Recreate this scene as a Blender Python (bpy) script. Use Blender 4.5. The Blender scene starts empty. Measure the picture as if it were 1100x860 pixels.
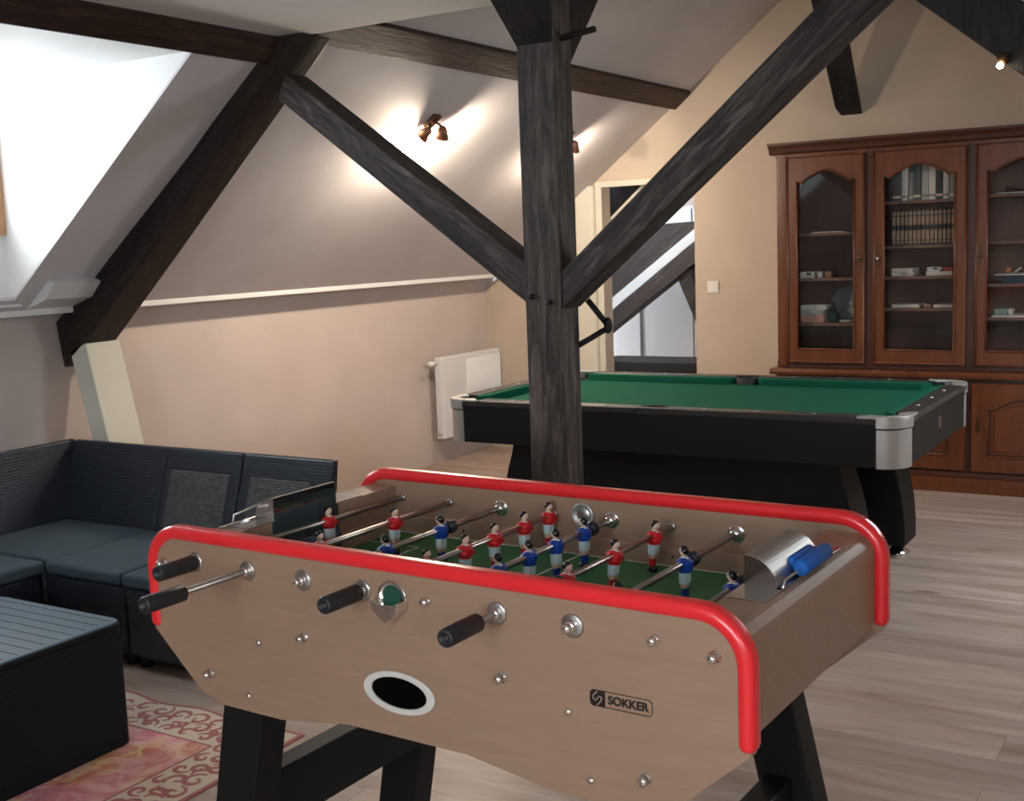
import bpy, bmesh, math, random
from mathutils import Vector, Matrix
random.seed(7)
PI = math.pi
sc = bpy.context.scene
COL = sc.collection
# ------------------------------------------------------------------ materials
def mat(name, color, rough=.6, metal=0., spec=.5, coat=0.):
    m = bpy.data.materials.new(name); m.use_nodes = True
    b = m.node_tree.nodes['Principled BSDF']
    b.inputs['Base Color'].default_value = (*color, 1)
    b.inputs['Roughness'].default_value = rough
    b.inputs['Metallic'].default_value = metal
    b.inputs['Specular IOR Level'].default_value = spec
    b.inputs['Coat Weight'].default_value = coat
    return m
def N(m, t, **kw):
    n = m.node_tree.nodes.new(t)
    for k, v in kw.items(): setattr(n, k, v)
    return n
def L(m, a, b): m.node_tree.links.new(a, b)
def bs(m): return m.node_tree.nodes['Principled BSDF']
def coords(m, scale=(1, 1, 1), rot=(0, 0, 0)):
    tc = N(m, 'ShaderNodeTexCoord'); mp = N(m, 'ShaderNodeMapping')
    mp.inputs['Scale'].default_value = scale
    src = tc.outputs['Object']
    if any(rot):
        mr = N(m, 'ShaderNodeMapping'); mr.inputs['Rotation'].default_value = rot; L(m, src, mr.inputs['Vector']); src = mr.outputs['Vector']
    L(m, src, mp.inputs['Vector']); return mp.outputs['Vector']
def noise(m, vec, scale, detail=4, rough=.55, dist=0.):
    n = N(m, 'ShaderNodeTexNoise'); n.inputs['Scale'].default_value = scale
    n.inputs['Detail'].default_value = detail; n.inputs['Roughness'].default_value = rough
    n.inputs['Distortion'].default_value = dist
    L(m, vec, n.inputs['Vector']); return n.outputs['Fac']
def ramp(m, fac, stops):
    r = N(m, 'ShaderNodeValToRGB'); e = r.color_ramp.elements
    while len(e) < len(stops): e.new(.5)
    for i, (p, c) in enumerate(stops): e[i].position = p; e[i].color = (*c, 1)
    L(m, fac, r.inputs['Fac']); return r.outputs['Color']
def bump(m, h, strength=.3, dist=.01):
    b = N(m, 'ShaderNodeBump'); b.inputs['Strength'].default_value = strength
    b.inputs['Distance'].default_value = dist
    L(m, h, b.inputs['Height']); L(m, b.outputs['Normal'], bs(m).inputs['Normal'])
def mix(m, fac, a, b, mode='MIX'):
    x = N(m, 'ShaderNodeMix', data_type='RGBA', blend_type=mode)
    if isinstance(fac, float): x.inputs[0].default_value = fac
    else: L(m, fac, x.inputs[0])
    for i, v in ((6, a), (7, b)):
        if isinstance(v, tuple): x.inputs[i].default_value = (*v, 1)
        else: L(m, v, x.inputs[i])
    return x.outputs[2]

def plaster(name, c, v=.05, s=3.):
    m = mat(name, c, .85, spec=.2); vec = coords(m)
    f = noise(m, vec, s, 3)
    c1 = tuple(x * (1 - v) for x in c); c2 = tuple(min(1, x * (1 + v)) for x in c)
    L(m, ramp(m, f, [(.3, c1), (.7, c2)]), bs(m).inputs['Base Color'])
    bump(m, noise(m, vec, 60, 3), .12, .004); return m
M = {}
M['slope'] = plaster('slope plaster', (.64, .605, .61))
M['ceiling'] = plaster('ceiling plaster', (.62, .62, .61))
M['knee'] = plaster('knee wall plaster', (.545, .465, .425))
M['gable'] = plaster('gable plaster', (.53, .44, .355))
M['cream'] = plaster('cream paint', (.64, .61, .52))
M['white'] = mat('white paint', (.74, .74, .73), .45)
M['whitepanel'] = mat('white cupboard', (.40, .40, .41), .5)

def timber(name, dark, light, scale_long, rot=(0, 0, 0), mid=.5):
    # aged timber: long grain along local X after rotation
    m = mat(name, dark, .62, spec=.35)
    vec = coords(m, scale_long, rot)
    f = noise(m, vec, 7, 8, .65, .8)
    g = noise(m, vec, .75, 2, .5, .6)
    h = noise(m, coords(m, tuple(x * .3 for x in scale_long), rot), 2.2, 3, .5, .3)
    mu = N(m, 'ShaderNodeMath', operation='MULTIPLY'); mu.inputs[1].default_value = 85.; L(m, g, mu.inputs[0])
    sn = N(m, 'ShaderNodeMath', operation='SINE'); L(m, mu.outputs[0], sn.inputs[0])
    rings = ramp(m, sn.outputs[0], [(.0, (.55, .54, .53)), (.5, (1, 1, 1))])
    c1 = ramp(m, f, [(.34, tuple(x * .45 for x in dark)), (mid, dark), (.72, light)])
    c2 = mix(m, .6, c1, mix(m, 1., c1, rings, 'MULTIPLY'))
    c3 = mix(m, ramp(m, h, [(.4, (0, 0, 0)), (.6, (1, 1, 1))]), c2, mix(m, 1., c2, (.55, .5, .5), 'MULTIPLY')); L(m, c3, bs(m).inputs['Base Color'])
    bump(m, f, .8, .012); return m
DK, LT = (.030, .022, .019), (.105, .086, .078)
M['post'] = timber('weathered oak post', (.072, .055, .047), (.22, .175, .155), (5, 5, .7))
M['beamX'] = timber('dark oak strut right', (.060, .048, .043), (.21, .18, .17), (.9, 6, 8), (0, math.radians(41), 0))
M['beamXl'] = timber('dark oak strut left', (.068, .054, .049), (.19, .16, .15), (.9, 6, 8), (0, math.radians(-35), 0))
M['beamR'] = timber('dark oak rafter', (.032, .020, .016), (.070, .048, .040), (.9, 6, 8), (0, math.radians(38), 0))
M['beamY'] = timber('brown purlin', (.062, .030, .020), (.11, .058, .040), (8, .8, 8))
M['beamD'] = timber('black oak', (.016, .011, .009), (.045, .032, .026), (6, 6, 1))

def wood(name, a, b, sc3, s=3, rough=.4, coat=0.):
    m = mat(name, a, rough, coat=coat); vec = coords(m, sc3)
    f = noise(m, vec, s, 6, .6, .6)
    L(m, ramp(m, f, [(.3, a), (.7, b)]), bs(m).inputs['Base Color']); bump(m, f, .08, .004); return m
M['cherry'] = wood('cherry wood', (.092, .024, .007), (.155, .045, .014), (8, 8, .9), 3, .33, .15)
M['cherryD'] = wood('dark cherry wood', (.050, .016, .008), (.085, .028, .014), (8, 8, .9), 3, .4)
M['cherryB'] = wood('cherry back board', (.13, .062, .045), (.18, .09, .068), (8, 8, .9), 3, .5)
M['beige'] = wood('beige laminate', (.29, .18, .12), (.335, .213, .147), (1.2, 12, 12), 5, .42)
M['oakframe'] = wood('window oak', (.42, .22, .11), (.55, .31, .17), (6, 6, 1), 3, .45)
# floor
m = M['floor'] = mat('oak plank floor', (.45, .36, .29), .42, spec=.4)
tc = N(m, 'ShaderNodeTexCoord'); bk = N(m, 'ShaderNodeTexBrick')
bk.offset = .37; bk.inputs['Scale'].default_value = 1
bk.inputs['Brick Width'].default_value = 1.5; bk.inputs['Row Height'].default_value = .19
bk.inputs['Mortar Size'].default_value = .0012; bk.inputs['Mortar Smooth'].default_value = .2
bk.inputs['Color1'].default_value = (0, 0, 0, 1); bk.inputs['Color2'].default_value = (1, 1, 1, 1)
bk.inputs['Mortar'].default_value = (.5, .5, .5, 1)
L(m, tc.outputs['Object'], bk.inputs['Vector'])
vec = coords(m, (1, 7, 1)); addv = N(m, 'ShaderNodeVectorMath', operation='ADD')
scl = N(m, 'ShaderNodeVectorMath', operation='SCALE'); scl.inputs['Scale'].default_value = 13.
L(m, bk.outputs['Color'], scl.inputs[0]); L(m, vec, addv.inputs[0]); L(m, scl.outputs[0], addv.inputs[1])
g1 = noise(m, addv.outputs[0], 1.6, 8, .62, .5); g2 = noise(m, addv.outputs[0], 7, 5, .6, 1.)
base = ramp(m, g1, [(.28, (.27, .185, .138)), (.45, (.38, .28, .23)), (.62, (.47, .365, .31)), (.8, (.53, .425, .37))])
tone = ramp(m, bk.outputs['Color'], [(0, (.80, .79, .78)), (1, (1., 1., 1.))])
c = mix(m, 1., base, tone, 'MULTIPLY')
kn = N(m, 'ShaderNodeTexVoronoi'); kn.inputs['Scale'].default_value = 1.25
kv = coords(m, (1, 2.4, 1)); L(m, kv, kn.inputs['Vector'])
kf = ramp(m, kn.outputs['Distance'], [(0, (.35, .26, .2)), (.05, (.6, .5, .44)), (.09, (1, 1, 1))])
c = mix(m, .8, c, mix(m, 1., c, kf, 'MULTIPLY'))
c = mix(m, bk.outputs['Fac'], c, (.22, .16, .12)); L(m, c, bs(m).inputs['Base Color'])
bump(m, g2, .06, .004)

M['red'] = mat('red plastic rail', (.82, .022, .028), .3, coat=.3)
M['black'] = mat('black painted wood', (.0045, .0045, .005), .55, spec=.3)
M['blackmatte'] = mat('black matte', (.008, .008, .009), .75)
M['blackgloss'] = mat('black gloss', (.006, .006, .007), .12)
M['rubber'] = mat('black rubber grip', (.012, .013, .016), .5)
M['chrome'] = mat('chrome', (.78, .77, .75), .16, 1.)
M['steel'] = mat('brushed steel', (.50, .48, .46), .36, 1.)
M['mirror'] = mat('polished steel', (.55, .55, .55), .17, 1.)
M['chute'] = mat('dull blue steel', (.16, .20, .25), .28, .8)
M['rod'] = mat('steel rod', (.40, .36, .33), .30, 1.)
M['alu'] = mat('brushed aluminium', (.50, .49, .475), .42, .75)
M['iron'] = mat('black iron', (.012, .011, .011), .55, .4)
M['pitch'] = mat('green pitch', (.018, .17, .055), .38)
M['line'] = mat('white line', (.75, .78, .72), .5)
M['cloth'] = mat('green baize', (.005, .080, .044), .9, spec=.1)
vec = coords(M['cloth']); bump(M['cloth'], noise(M['cloth'], vec, 900, 2), .2, .001)
M['railtop'] = mat('black laminate rail top', (.030, .027, .026), .36)
M['apron'] = mat('black apron', (.006, .0055, .0055), .5, spec=.3)
M['mred'] = mat('red shirt', (.62, .012, .018), .35)
M['mblue'] = mat('blue shirt', (.008, .05, .33), .35)
M['mwhite'] = mat('pale blue shorts', (.62, .76, .80), .4)
M['skin'] = mat('painted skin', (.72, .50, .38), .45)
M['hair'] = mat('black painted hair', (.008, .007, .007), .25)
M['foamblue'] = mat('blue foam', (.004, .10, .42), .75)
M['radiator'] = mat('white radiator enamel', (.74, .74, .75), .3)
M['switch'] = mat('white plastic', (.72, .70, .67), .35)
M['brass'] = mat('dark brass', (.10, .06, .03), .4, .8)
M['cardwhite'] = mat('pale card', (.62, .58, .52), .6)

# transparent panes
def pane_mat(name, tint, gloss):
    m = bpy.data.materials.new(name); m.use_nodes = True; nt = m.node_tree; nt.nodes.clear()
    o = N(m, 'ShaderNodeOutputMaterial'); t = N(m, 'ShaderNodeBsdfTransparent'); g = N(m, 'ShaderNodeBsdfGlossy')
    x = N(m, 'ShaderNodeMixShader'); t.inputs['Color'].default_value = (*tint, 1)
    g.inputs['Roughness'].default_value = .03
    x.inputs[0].default_value = gloss; L(m, t.outputs[0], x.inputs[1]); L(m, g.outputs[0], x.inputs[2])
    L(m, x.outputs[0], o.inputs['Surface']); return m
M['glass'] = pane_mat('cabinet glass', (.95, .95, .95), .035)
M['winglass'] = pane_mat('window glass', (.98, .99, .99), .02)
def emit(name, c, s):
    m = mat(name, c); b = bs(m); b.inputs['Emission Color'].default_value = (*c, 1)
    b.inputs['Emission Strength'].default_value = s; return m
M['bulb'] = emit('lit bulb', (1, .82, .6), 60)

# rattan
def rattan(name, c1, c2, s, strength=1.):
    m = mat(name, c1, .36 if strength > .2 else .6, spec=.5 if strength > .2 else .2)
    tc = N(m, 'ShaderNodeTexCoord')
    # weave on X+Y / Z plane
    sp = N(m, 'ShaderNodeSeparateXYZ'); L(m, tc.outputs['Object'], sp.inputs[0])
    ad = N(m, 'ShaderNodeMath', operation='ADD'); L(m, sp.outputs['X'], ad.inputs[0]); L(m, sp.outputs['Y'], ad.inputs[1])
    cb = N(m, 'ShaderNodeCombineXYZ'); L(m, ad.outputs[0], cb.inputs[0]); L(m, sp.outputs['Z'], cb.inputs[1])
    b = N(m, 'ShaderNodeTexBrick'); b.offset = .5
    b.inputs['Scale'].default_value = 1; b.inputs['Brick Width'].default_value = s * 2; b.inputs['Row Height'].default_value = s
    b.inputs['Mortar Size'].default_value = s * .16; b.inputs['Mortar Smooth'].default_value = 1.
    b.inputs['Color1'].default_value = (*c1, 1); b.inputs['Color2'].default_value = (*c2, 1)
    b.inputs['Mortar'].default_value = tuple(x * .5 for x in c1) + (1,)
    L(m, cb.outputs[0], b.inputs['Vector']); L(m, b.outputs['Color'], bs(m).inputs['Base Color'])
    inv = N(m, 'ShaderNodeMath', operation='SUBTRACT'); inv.inputs[0].default_value = 1; L(m, b.outputs['Fac'], inv.inputs[1])
    bump(m, inv.outputs[0], strength, .006); return m
M['rattan'] = rattan('graphite rattan', (.012, .017, .027), (.017, .023, .035), .0125, .55)
M['rattandark'] = rattan('dark rattan', (.0055, .006, .008), (.007, .008, .010), .014, .12)
M['rattanmesh'] = rattan('open rattan mesh', (.060, .062, .068), (.12, .12, .125), .0105, 1.)
M['tabletop'] = mat('slate plastic top', (.085, .135, .180), .38)
m = M['cushion'] = mat('slate fabric', (.042, .062, .078), .85, spec=.2)
vec = coords(m); bump(m, noise(m, vec, 500, 2), .25, .001)
# rug field
m = M['rugfield'] = mat('rug field', (.5, .3, .2), .95, spec=.1); vec = coords(m)
f = noise(m, vec, 9, 4, .6, 1.6); h = noise(m, vec, 3.2, 2)
ca = ramp(m, f, [(.35, (.42, .14, .07)), (.5, (.55, .29, .15)), (.62, (.60, .40, .24)), (.72, (.47, .21, .12))])
cb_ = ramp(m, f, [(.35, (.50, .17, .20)), (.52, (.60, .30, .30)), (.66, (.62, .42, .34))])
L(m, mix(m, ramp(m, h, [(.44, (0, 0, 0)), (.58, (1, 1, 1))]), ca, cb_), bs(m).inputs['Base Color'])
M['rugcream'] = mat('rug cream border', (.52, .43, .34), .95, spec=.1)
M['rugscroll'] = mat('rug rose scroll', (.34, .13, .12), .95, spec=.1)
M['rugscroll2'] = mat('rug gold scroll', (.62, .42, .22), .95, spec=.1)

# ------------------------------------------------------------------ mesh helpers
class MB:
    def __init__(s): s.bm = bmesh.new(); s.mats = []
    def mi(s, m):
        m = M[m] if isinstance(m, str) else m
        if m not in s.mats: s.mats.append(m)
        return s.mats.index(m)
    def add(s, verts, faces, m, smooth=False, T=None):
        k = s.mi(m); vs = [s.bm.verts.new(T @ Vector(v) if T else v) for v in verts]
        for f in faces:
            try: fc = s.bm.faces.new([vs[i] for i in f]); fc.material_index = k; fc.smooth = smooth
            except ValueError: pass
        return s
    def box(s, x0, x1, y0, y1, z0, z1, m, T=None):
        v = [(x, y, z) for x in (x0, x1) for y in (y0, y1) for z in (z0, z1)]
        return s.add(v, [(0, 1, 3, 2), (4, 6, 7, 5), (0, 4, 5, 1), (2, 3, 7, 6), (0, 2, 6, 4), (1, 5, 7, 3)], m, T=T)
    def prism(s, poly, a, b, m, axis='y', smooth=False, T=None):
        # poly in (u,v): axis y -> (x,z); axis x -> (y,z); axis z -> (x,y)
        def P(u, v, w): return {'y': (u, w, v), 'x': (w, u, v), 'z': (u, v, w)}[axis]
        n = len(poly); v = [P(*p, a) for p in poly] + [P(*p, b) for p in poly]
        s.add(v, [tuple(range(n)), tuple(range(2 * n - 1, n - 1, -1))], m, False, T)
        k = s.mi(m); s.bm.verts.ensure_lookup_table(); vs = s.bm.verts[-2 * n:]
        for i in range(n):
            j = (i + 1) % n
            f = s.bm.faces.new([vs[i], vs[j], vs[n + j], vs[n + i]]); f.material_index = k; f.smooth = smooth
        return s
    def band(s, outer, inner, a, b, m, axis='y', closed=False):
        def P(u, v, w): return {'y': (u, w, v), 'x': (w, u, v), 'z': (u, v, w)}[axis]
        n = len(outer); V = [P(*p, a) for p in outer] + [P(*p, a) for p in inner] + [P(*p, b) for p in outer] + [P(*p, b) for p in inner]
        F = []
        for i in range(n if closed else n - 1):
            j = (i + 1) % n
            F += [(i, j, n + j, n + i), (2 * n + i, 3 * n + i, 3 * n + j, 2 * n + j), (i, 2 * n + i, 2 * n + j, j), (n + i, n + j, 3 * n + j, 3 * n + i)]
        if not closed: F += [(0, n, 3 * n, 2 * n), (n - 1, 3 * n - 1, 4 * n - 1, 2 * n - 1)]
        return s.add(V, F, m)
    def tube(s, pts, r, m, n=10, caps=True):
        pts = [Vector(p) for p in pts]; rs = r if isinstance(r, (list, tuple)) else [r] * len(pts)
        rings = []; up = None
        for i, p in enumerate(pts):
            d = (pts[min(i + 1, len(pts) - 1)] - pts[max(i - 1, 0)]).normalized()
            if up is None: up = Vector((0, 0, 1)) if abs(d.z) < .9 else Vector((1, 0, 0))
            a = d.cross(up).normalized(); up = a.cross(d).normalized()
            rings.append([p + (a * math.cos(t) + up * math.sin(t)) * rs[i] for t in [2 * PI * k / n for k in range(n)]])
        V = [v for rg in rings for v in rg]; F = []
        for i in range(len(pts) - 1):
            for k in range(n):
                q = (k + 1) % n; F.append((i * n + k, i * n + q, (i + 1) * n + q, (i + 1) * n + k))
        if caps: F += [tuple(range(n - 1, -1, -1)), tuple(range((len(pts) - 1) * n, len(pts) * n))]
        return s.add(V, F, m, True)
    def lathe(s, prof, m, T=None, n=24):
        V = []; F = []
        for (r, z) in prof:
            V += [(r * math.cos(2 * PI * k / n), r * math.sin(2 * PI * k / n), z) for k in range(n)]
        for i in range(len(prof) - 1):
            for k in range(n):
                q = (k + 1) % n; F.append((i * n + k, i * n + q, (i + 1) * n + q, (i + 1) * n + k))
        if prof[0][0] > 1e-5: F.append(tuple(range(n - 1, -1, -1)))
        if prof[-1][0] > 1e-5: F.append(tuple(range((len(prof) - 1) * n, len(prof) * n)))
        return s.add(V, F, m, True, T)
    def ell(s, c, r, m, n=14):
        V = []; F = []; h = n // 2
        for i in range(h + 1):
            a = PI * i / h
            V += [(c[0] + r[0] * math.sin(a) * math.cos(2 * PI * k / n), c[1] + r[1] * math.sin(a) * math.sin(2 * PI * k / n), c[2] + r[2] * math.cos(a)) for k in range(n)]
        for i in range(h):
            for k in range(n):
                q = (k + 1) % n; F.append((i * n + k, (i + 1) * n + k, (i + 1) * n + q, i * n + q))
        return s.add(V, F, m, True)
    def build(s, name, parent=None, bevel=0, seg=2, angle=35, loc=None, rotz=0):
        bm = s.bm; bmesh.ops.remove_doubles(bm, verts=bm.verts, dist=1e-6)
        bmesh.ops.recalc_face_normals(bm, faces=bm.faces)
        me = bpy.data.meshes.new(name); bm.to_mesh(me); bm.free()
        for m_ in s.mats: me.materials.append(m_)
        o = bpy.data.objects.new(name, me); COL.objects.link(o)
        if loc: o.location = loc; o.rotation_euler.z = rotz
        if parent: o.parent = parent
        if bevel:
            b = o.modifiers.new('bevel', 'BEVEL'); b.width = bevel; b.segments = seg
            b.limit_method = 'ANGLE'; b.angle_limit = math.radians(angle)
            b.harden_normals = False
            for p in me.polygons: p.use_smooth = True
            w = o.modifiers.new('wn', 'WEIGHTED_NORMAL'); w.keep_sharp = True
        return o
def empty(name, loc, rotz=0):
    o = bpy.data.objects.new(name, None); COL.objects.link(o); o.location = loc; o.rotation_euler.z = rotz
    o.empty_display_size = .1; return o
def tag(o, label, cat, group=None, kind=None):
    o['label'] = label; o['category'] = cat
    if group: o['group'] = group
    if kind: o['kind'] = kind
    return o
def struct(o): o['kind'] = 'structure'; return o
def box_o(name, b, m, parent=None, bevel=0): return MB().box(*b, m).build(name, parent, bevel)
def dup(o, parent=None):
    c = o.copy(); COL.objects.link(c)
    if parent: c.parent = parent
    for ch in list(o.children): dup(ch, c)
    return c
def rot_to(d):
    return Vector((0, 0, 1)).rotation_difference(Vector(d).normalized()).to_matrix().to_4x4()
def at(p, d=(0, 0, 1)): return Matrix.Translation(p) @ rot_to(d)

# ------------------------------------------------------------------ room shell
XL, XR, YB, YF = -4.79, 1.60, 7.42, -2.0
def SL(x): return 1.91 + .776 * (x + 3.84)          # left roof slope height
XRID = -2.1; ZRID = SL(XRID)
def SR(x): return ZRID - .68 * (x - XRID)             # right roof slope
X0 = -4.65
struct(box_o('floor', (XL - .1, XR + .1, YF - .1, 9.9, -.06, 0), 'floor'))
struct(box_o('wall_left', (XL - .12, XL, YF, YB, 0, 1.30), 'knee'))
FX0, FX1, FZ0, FZ1 = -1.35, .55, 1.0, 2.2
struct(MB().box(XL - .1, FX0, YF - .12, YF, 0, 3.4, 'gable').box(FX1, XR + .1, YF - .12, YF, 0, 3.4, 'gable').box(FX0, FX1, YF - .12, YF, 0, FZ0, 'gable').box(FX0, FX1, YF - .12, YF, FZ1, 3.4, 'gable').build('wall_front'))
w4 = MB()
for a_ in (FX0, (FX0 + FX1) / 2 - .03, FX1 - .06): w4.box(a_, a_ + .06, YF - .09, YF - .03, FZ0, FZ1, 'oakframe')
w4.box(FX0, FX1, YF - .09, YF - .03, FZ0, FZ0 + .06, 'oakframe').box(FX0, FX1, YF - .09, YF - .03, FZ1 - .06, FZ1, 'oakframe')
w4 = struct(w4.build('window_4', bevel=.005)); MB().box(FX0, FX1, YF - .063, YF - .057, FZ0, FZ1, 'winglass').build('pane', w4)
struct(box_o('wall_right', (XR, XR + .12, YF, YB, 0, SR(XR) + .05), 'gable'))
# gable wall with an opening x -3.81..-3.12 up to z 1.87
OX0, OX1, OZ = -3.805, -3.125, 1.865
g = MB()
g.prism([(XL, 0), (OX0, 0), (OX0, SL(OX0)), (XL, SL(XL))], YB, YB + .12, 'gable')
g.prism([(OX0, OZ), (OX1, OZ), (OX1, SL(OX1)), (OX0, SL(OX0))], YB, YB + .12, 'gable')
g.prism([(OX1, 0), (XR, 0), (XR, SR(XR) + .03), (XRID, ZRID + .03), (OX1, SL(OX1))], YB, YB + .12, 'gable')
struct(g.build('wall_back'))
# left slope with dormer hole
DY0, DY1, DX0, DX1 = 1.9, 3.30, -4.575, -3.39
t = .014
def slope_piece(b, xa, xb, ya, yb, f, m='slope'):
    b.prism([(xa, f(xa)), (xb, f(xb)), (xb, f(xb) + t), (xa, f(xa) + t)], ya, yb, m)
b = MB()
slope_piece(b, X0, XRID, YF, DY0, SL); slope_piece(b, X0, XRID, DY1, YB + .1, SL)
slope_piece(b, X0, DX0, DY0, DY1, SL); slope_piece(b, DX1, XRID, DY0, DY1, SL)
struct(b.build('ceiling_slope_left'))
# right slope with two skylight openings
SKY = [(.40, 1.05, -.3, .45), (-.35, .75, 4.8, 5.65)]
b = MB()
slope_piece(b, XRID, XR + .1, YF, SKY[0][2], SR); slope_piece(b, XRID, XR + .1, SKY[0][3], SKY[1][2], SR); slope_piece(b, XRID, XR + .1, SKY[1][3], YB + .1, SR)
for (xa, xb, ya, yb) in SKY:
    slope_piece(b, XRID, xa, ya, yb, SR); slope_piece(b, xb, XR + .1, ya, yb, SR)
struct(b.build('ceiling_slope_right'))
struct(box_o('ceiling_leak_filler', (XL - .12, X0 + .01, YF, YB + .12, 1.294, 1.345), 'slope'))  # filler slab, added to block daylight leaking in above the knee wall
ZC = 2.345; xcl = -3.84 + (ZC - 1.91) / .776; xcr = XRID + (ZRID - ZC) / .68
struct(box_o('ceiling', (xcl - .02, xcr + .02, YF, 3.72, ZC, ZC + .05), 'ceiling'))
struct(MB().prism([(xcl, ZC + .02), (xcr, ZC + .02), (XRID, ZRID)], 3.60, 3.64, 'slope').build('wall_loft'))
# slope foot trim (thin white board edge)
struct(box_o('trim_1', (XL, X0 + .012, YF, YB, 1.262, 1.292), 'white', bevel=.004))
# stepped plaster box beside the rafter foot
struct(MB().prism([(-4.66, 1.285), (-4.50, 1.335), (-4.43, 1.405), (-4.50, 1.43), (-4.66, 1.36)], 3.40, 3.66, 'white').build('trim_2'))
# dormer: window wall, cheeks, ceiling
b = MB()
b.box(-4.66, -4.60, DY0 - .05, DY1 + .05, SL(DX0) - .03, 1.62, 'white')
b.prism([(-4.66, SL(-4.66) + t), (DX1 + .03, SL(DX1 + .03) + t), (DX1 + .03, 2.30), (-4.66, 2.30)], DY1, DY1 + .05, 'white')
b.prism([(-4.66, SL(-4.66) + t), (DX1 + .03, SL(DX1 + .03) + t), (DX1 + .03, 2.30), (-4.66, 2.30)], DY0 - .05, DY0, 'white')
b.box(-4.75, DX1 + .02, DY0 - .05, DY1 + .05, 2.262, 2.31, 'white')
struct(b.build('wall_dormer'))
wf = MB(); wy0, wy1, wz0, wz1 = DY0 + .05, DY1 - .03, 1.62, 2.26
wf.box(-4.66, -4.585, wy0 - .05, wy0 + .04, wz0, wz1, 'oakframe'); wf.box(-4.66, -4.585, wy1 - .05, wy1 + .031, wz0, wz1, 'oakframe')
wf.box(-4.66, -4.585, wy0, wy1, wz0, wz0 + .07, 'oakframe'); wf.box(-4.66, -4.585, wy0, wy1, wz1 - .06, wz1, 'oakframe')
wf.box(-4.65, -4.59, (wy0 + wy1) / 2 - .03, (wy0 + wy1) / 2 + .03, wz0, wz1, 'oakframe')
w1 = struct(wf.build('window_1', bevel=.006))
MB().box(-4.632, -4.626, wy0, wy1, wz0 + .05, wz1 - .04, 'winglass').build('pane', w1)
for i, (xa, xb, ya, yb) in enumerate(SKY):
    f = MB()
    for (p, q, r_, s_) in ((xa, xa + .06, ya, yb), (xb - .06, xb, ya, yb), (xa, xb, ya, ya + .06), (xa, xb, yb - .06, yb)):
        f.prism([(p, SR(p) - .0), (q, SR(q) - .0), (q, SR(q) + .10), (p, SR(p) + .10)], r_, s_, 'oakframe')
    wn = struct(f.build('window_%d' % (i + 2)))
    MB().prism([(xa, SR(xa) + .06), (xb, SR(xb) + .06), (xb, SR(xb) + .066), (xa, SR(xa) + .066)], ya, yb, 'winglass').build('pane', wn)

# opening surround and space beyond
struct(MB().box(OX0 - .045, OX1 + .01, YB - .018, YB, OZ - .005, OZ + .035, 'cream').box(OX0 - .045, OX0 + .004, YB - .018, YB, 0, OZ, 'cream').build('trim_3', bevel=.005))
# rounded plaster pier left of the opening
struct(MB().box(-4.03, OX0 - .045, YB - .05, YB + .01, 0, 1.88, 'cream').build('trim_4', bevel=.025, seg=4))
b = MB()
b.box(-5.6, -2.6, 9.62, 9.72, 0, 3.2, 'knee'); b.box(-5.7, -5.6, YB + .12, 9.7, 0, 1.2, 'knee'); b.box(-5.7, -5.6, YB + .12, 9.7, 1.5, 3.2, 'knee'); b.box(-5.7, -5.6, YB + .12, 8.4, 1.2, 1.5, 'knee'); b.box(-5.7, -5.6, 8.75, 9.7, 1.2, 1.5, 'knee'); b.box(-2.6, -2.5, YB + .12, 9.7, 0, 3.2, 'gable'); b.box(-5.7, -4.79, YB + .002, YB + .12, 0, 3.2, 'knee')  # small gap in the far left wall is added to light the hallway
struct(b.build('wall_hallway'))
struct(MB().prism([(-5.7, 2.5), (-2.5, 2.5), (-2.5, 2.55), (-5.7, 2.55)], YB + .1, 9.7, 'slope').build('ceiling_hallway'))

# ------------------------------------------------------------------ timber frame
YT = 3.65
post = MB(); post.box(-2.19, -2.042, YT, YT + .128, 0, 3.05, 'post')
po = post.build('timber_post', bevel=.006)
tag(po, 'thick weathered dark oak post rising from the floor behind the football table', 'post')
# bolts / holes in the post
MB().lathe([(0, 0), (.010, 0), (.010, .012), (.006, .016), (0, .016)], 'iron', at((-2.16, YT - .012, 1.312), (0, 1, 0)), 12).build('bolt', po)
MB().lathe([(0, 0), (.010, 0), (.010, .012), (.006, .016), (0, .016)], 'iron', at((-2.085, YT - .012, 1.292), (0, 1, 0)), 12).build('bolt', po)
MB().tube([(-2.05, YT + .06, 2.195), (-1.915, YT + .07, 2.213)], .011, 'beamR', 10).build('peg', po)
tag(MB().prism([(3.66, 2.17), (3.45, 2.344), (3.66, 2.344)], -2.19, -2.045, 'beamD', 'x').build('head_brace', bevel=.004), 'black oak brace spreading from the post head towards the viewer', 'beam')
tag(MB().prism([(3.768, 2.14), (3.778, 2.11), (4.55, 2.95), (4.38, 2.97), (3.768, 2.34)], -2.185, -2.05, 'beamD', 'x').build('head_brace', bevel=.004), 'black oak brace running from the post head back up to the ridge', 'beam')
# left rafter
def xz(z, line): return line
def resample_rafter():
    b = MB()
    top = [(-4.775, 1.215), (-4.17, 1.655), (-3.80, 1.935), (-3.415, 2.262), (-3.325, 2.343)]
    bot = [(-4.74, 1.0), (-4.60, 1.10), (-4.13, 1.50), (-3.64, 1.925), (-3.155, 2.343)]
    b.prism(top + bot[::-1], YT, YT + .185, 'beamR'); return b
tag(resample_rafter().build('rafter', bevel=.008), 'large dark oak rafter sloping up from the left wall beside the dormer', 'beam')
tag(MB().prism([(-3.269, 2.205), (-2.188, 1.43), (-2.188, 1.285), (-3.31, 2.105)], YT + .012, YT + .145, 'beamXl').build('strut', bevel=.006), 'dark oak strut descending from the left rafter to the middle of the post', 'beam')
tag(MB().prism([(-2.041, 1.398), (-1.004, 2.283), (-.908, 2.203), (-2.041, 1.265)], YT + .004, YT + .135, 'beamX').build('strut', bevel=.006), 'rough dark oak strut climbing from the post towards the upper right', 'beam')
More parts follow.
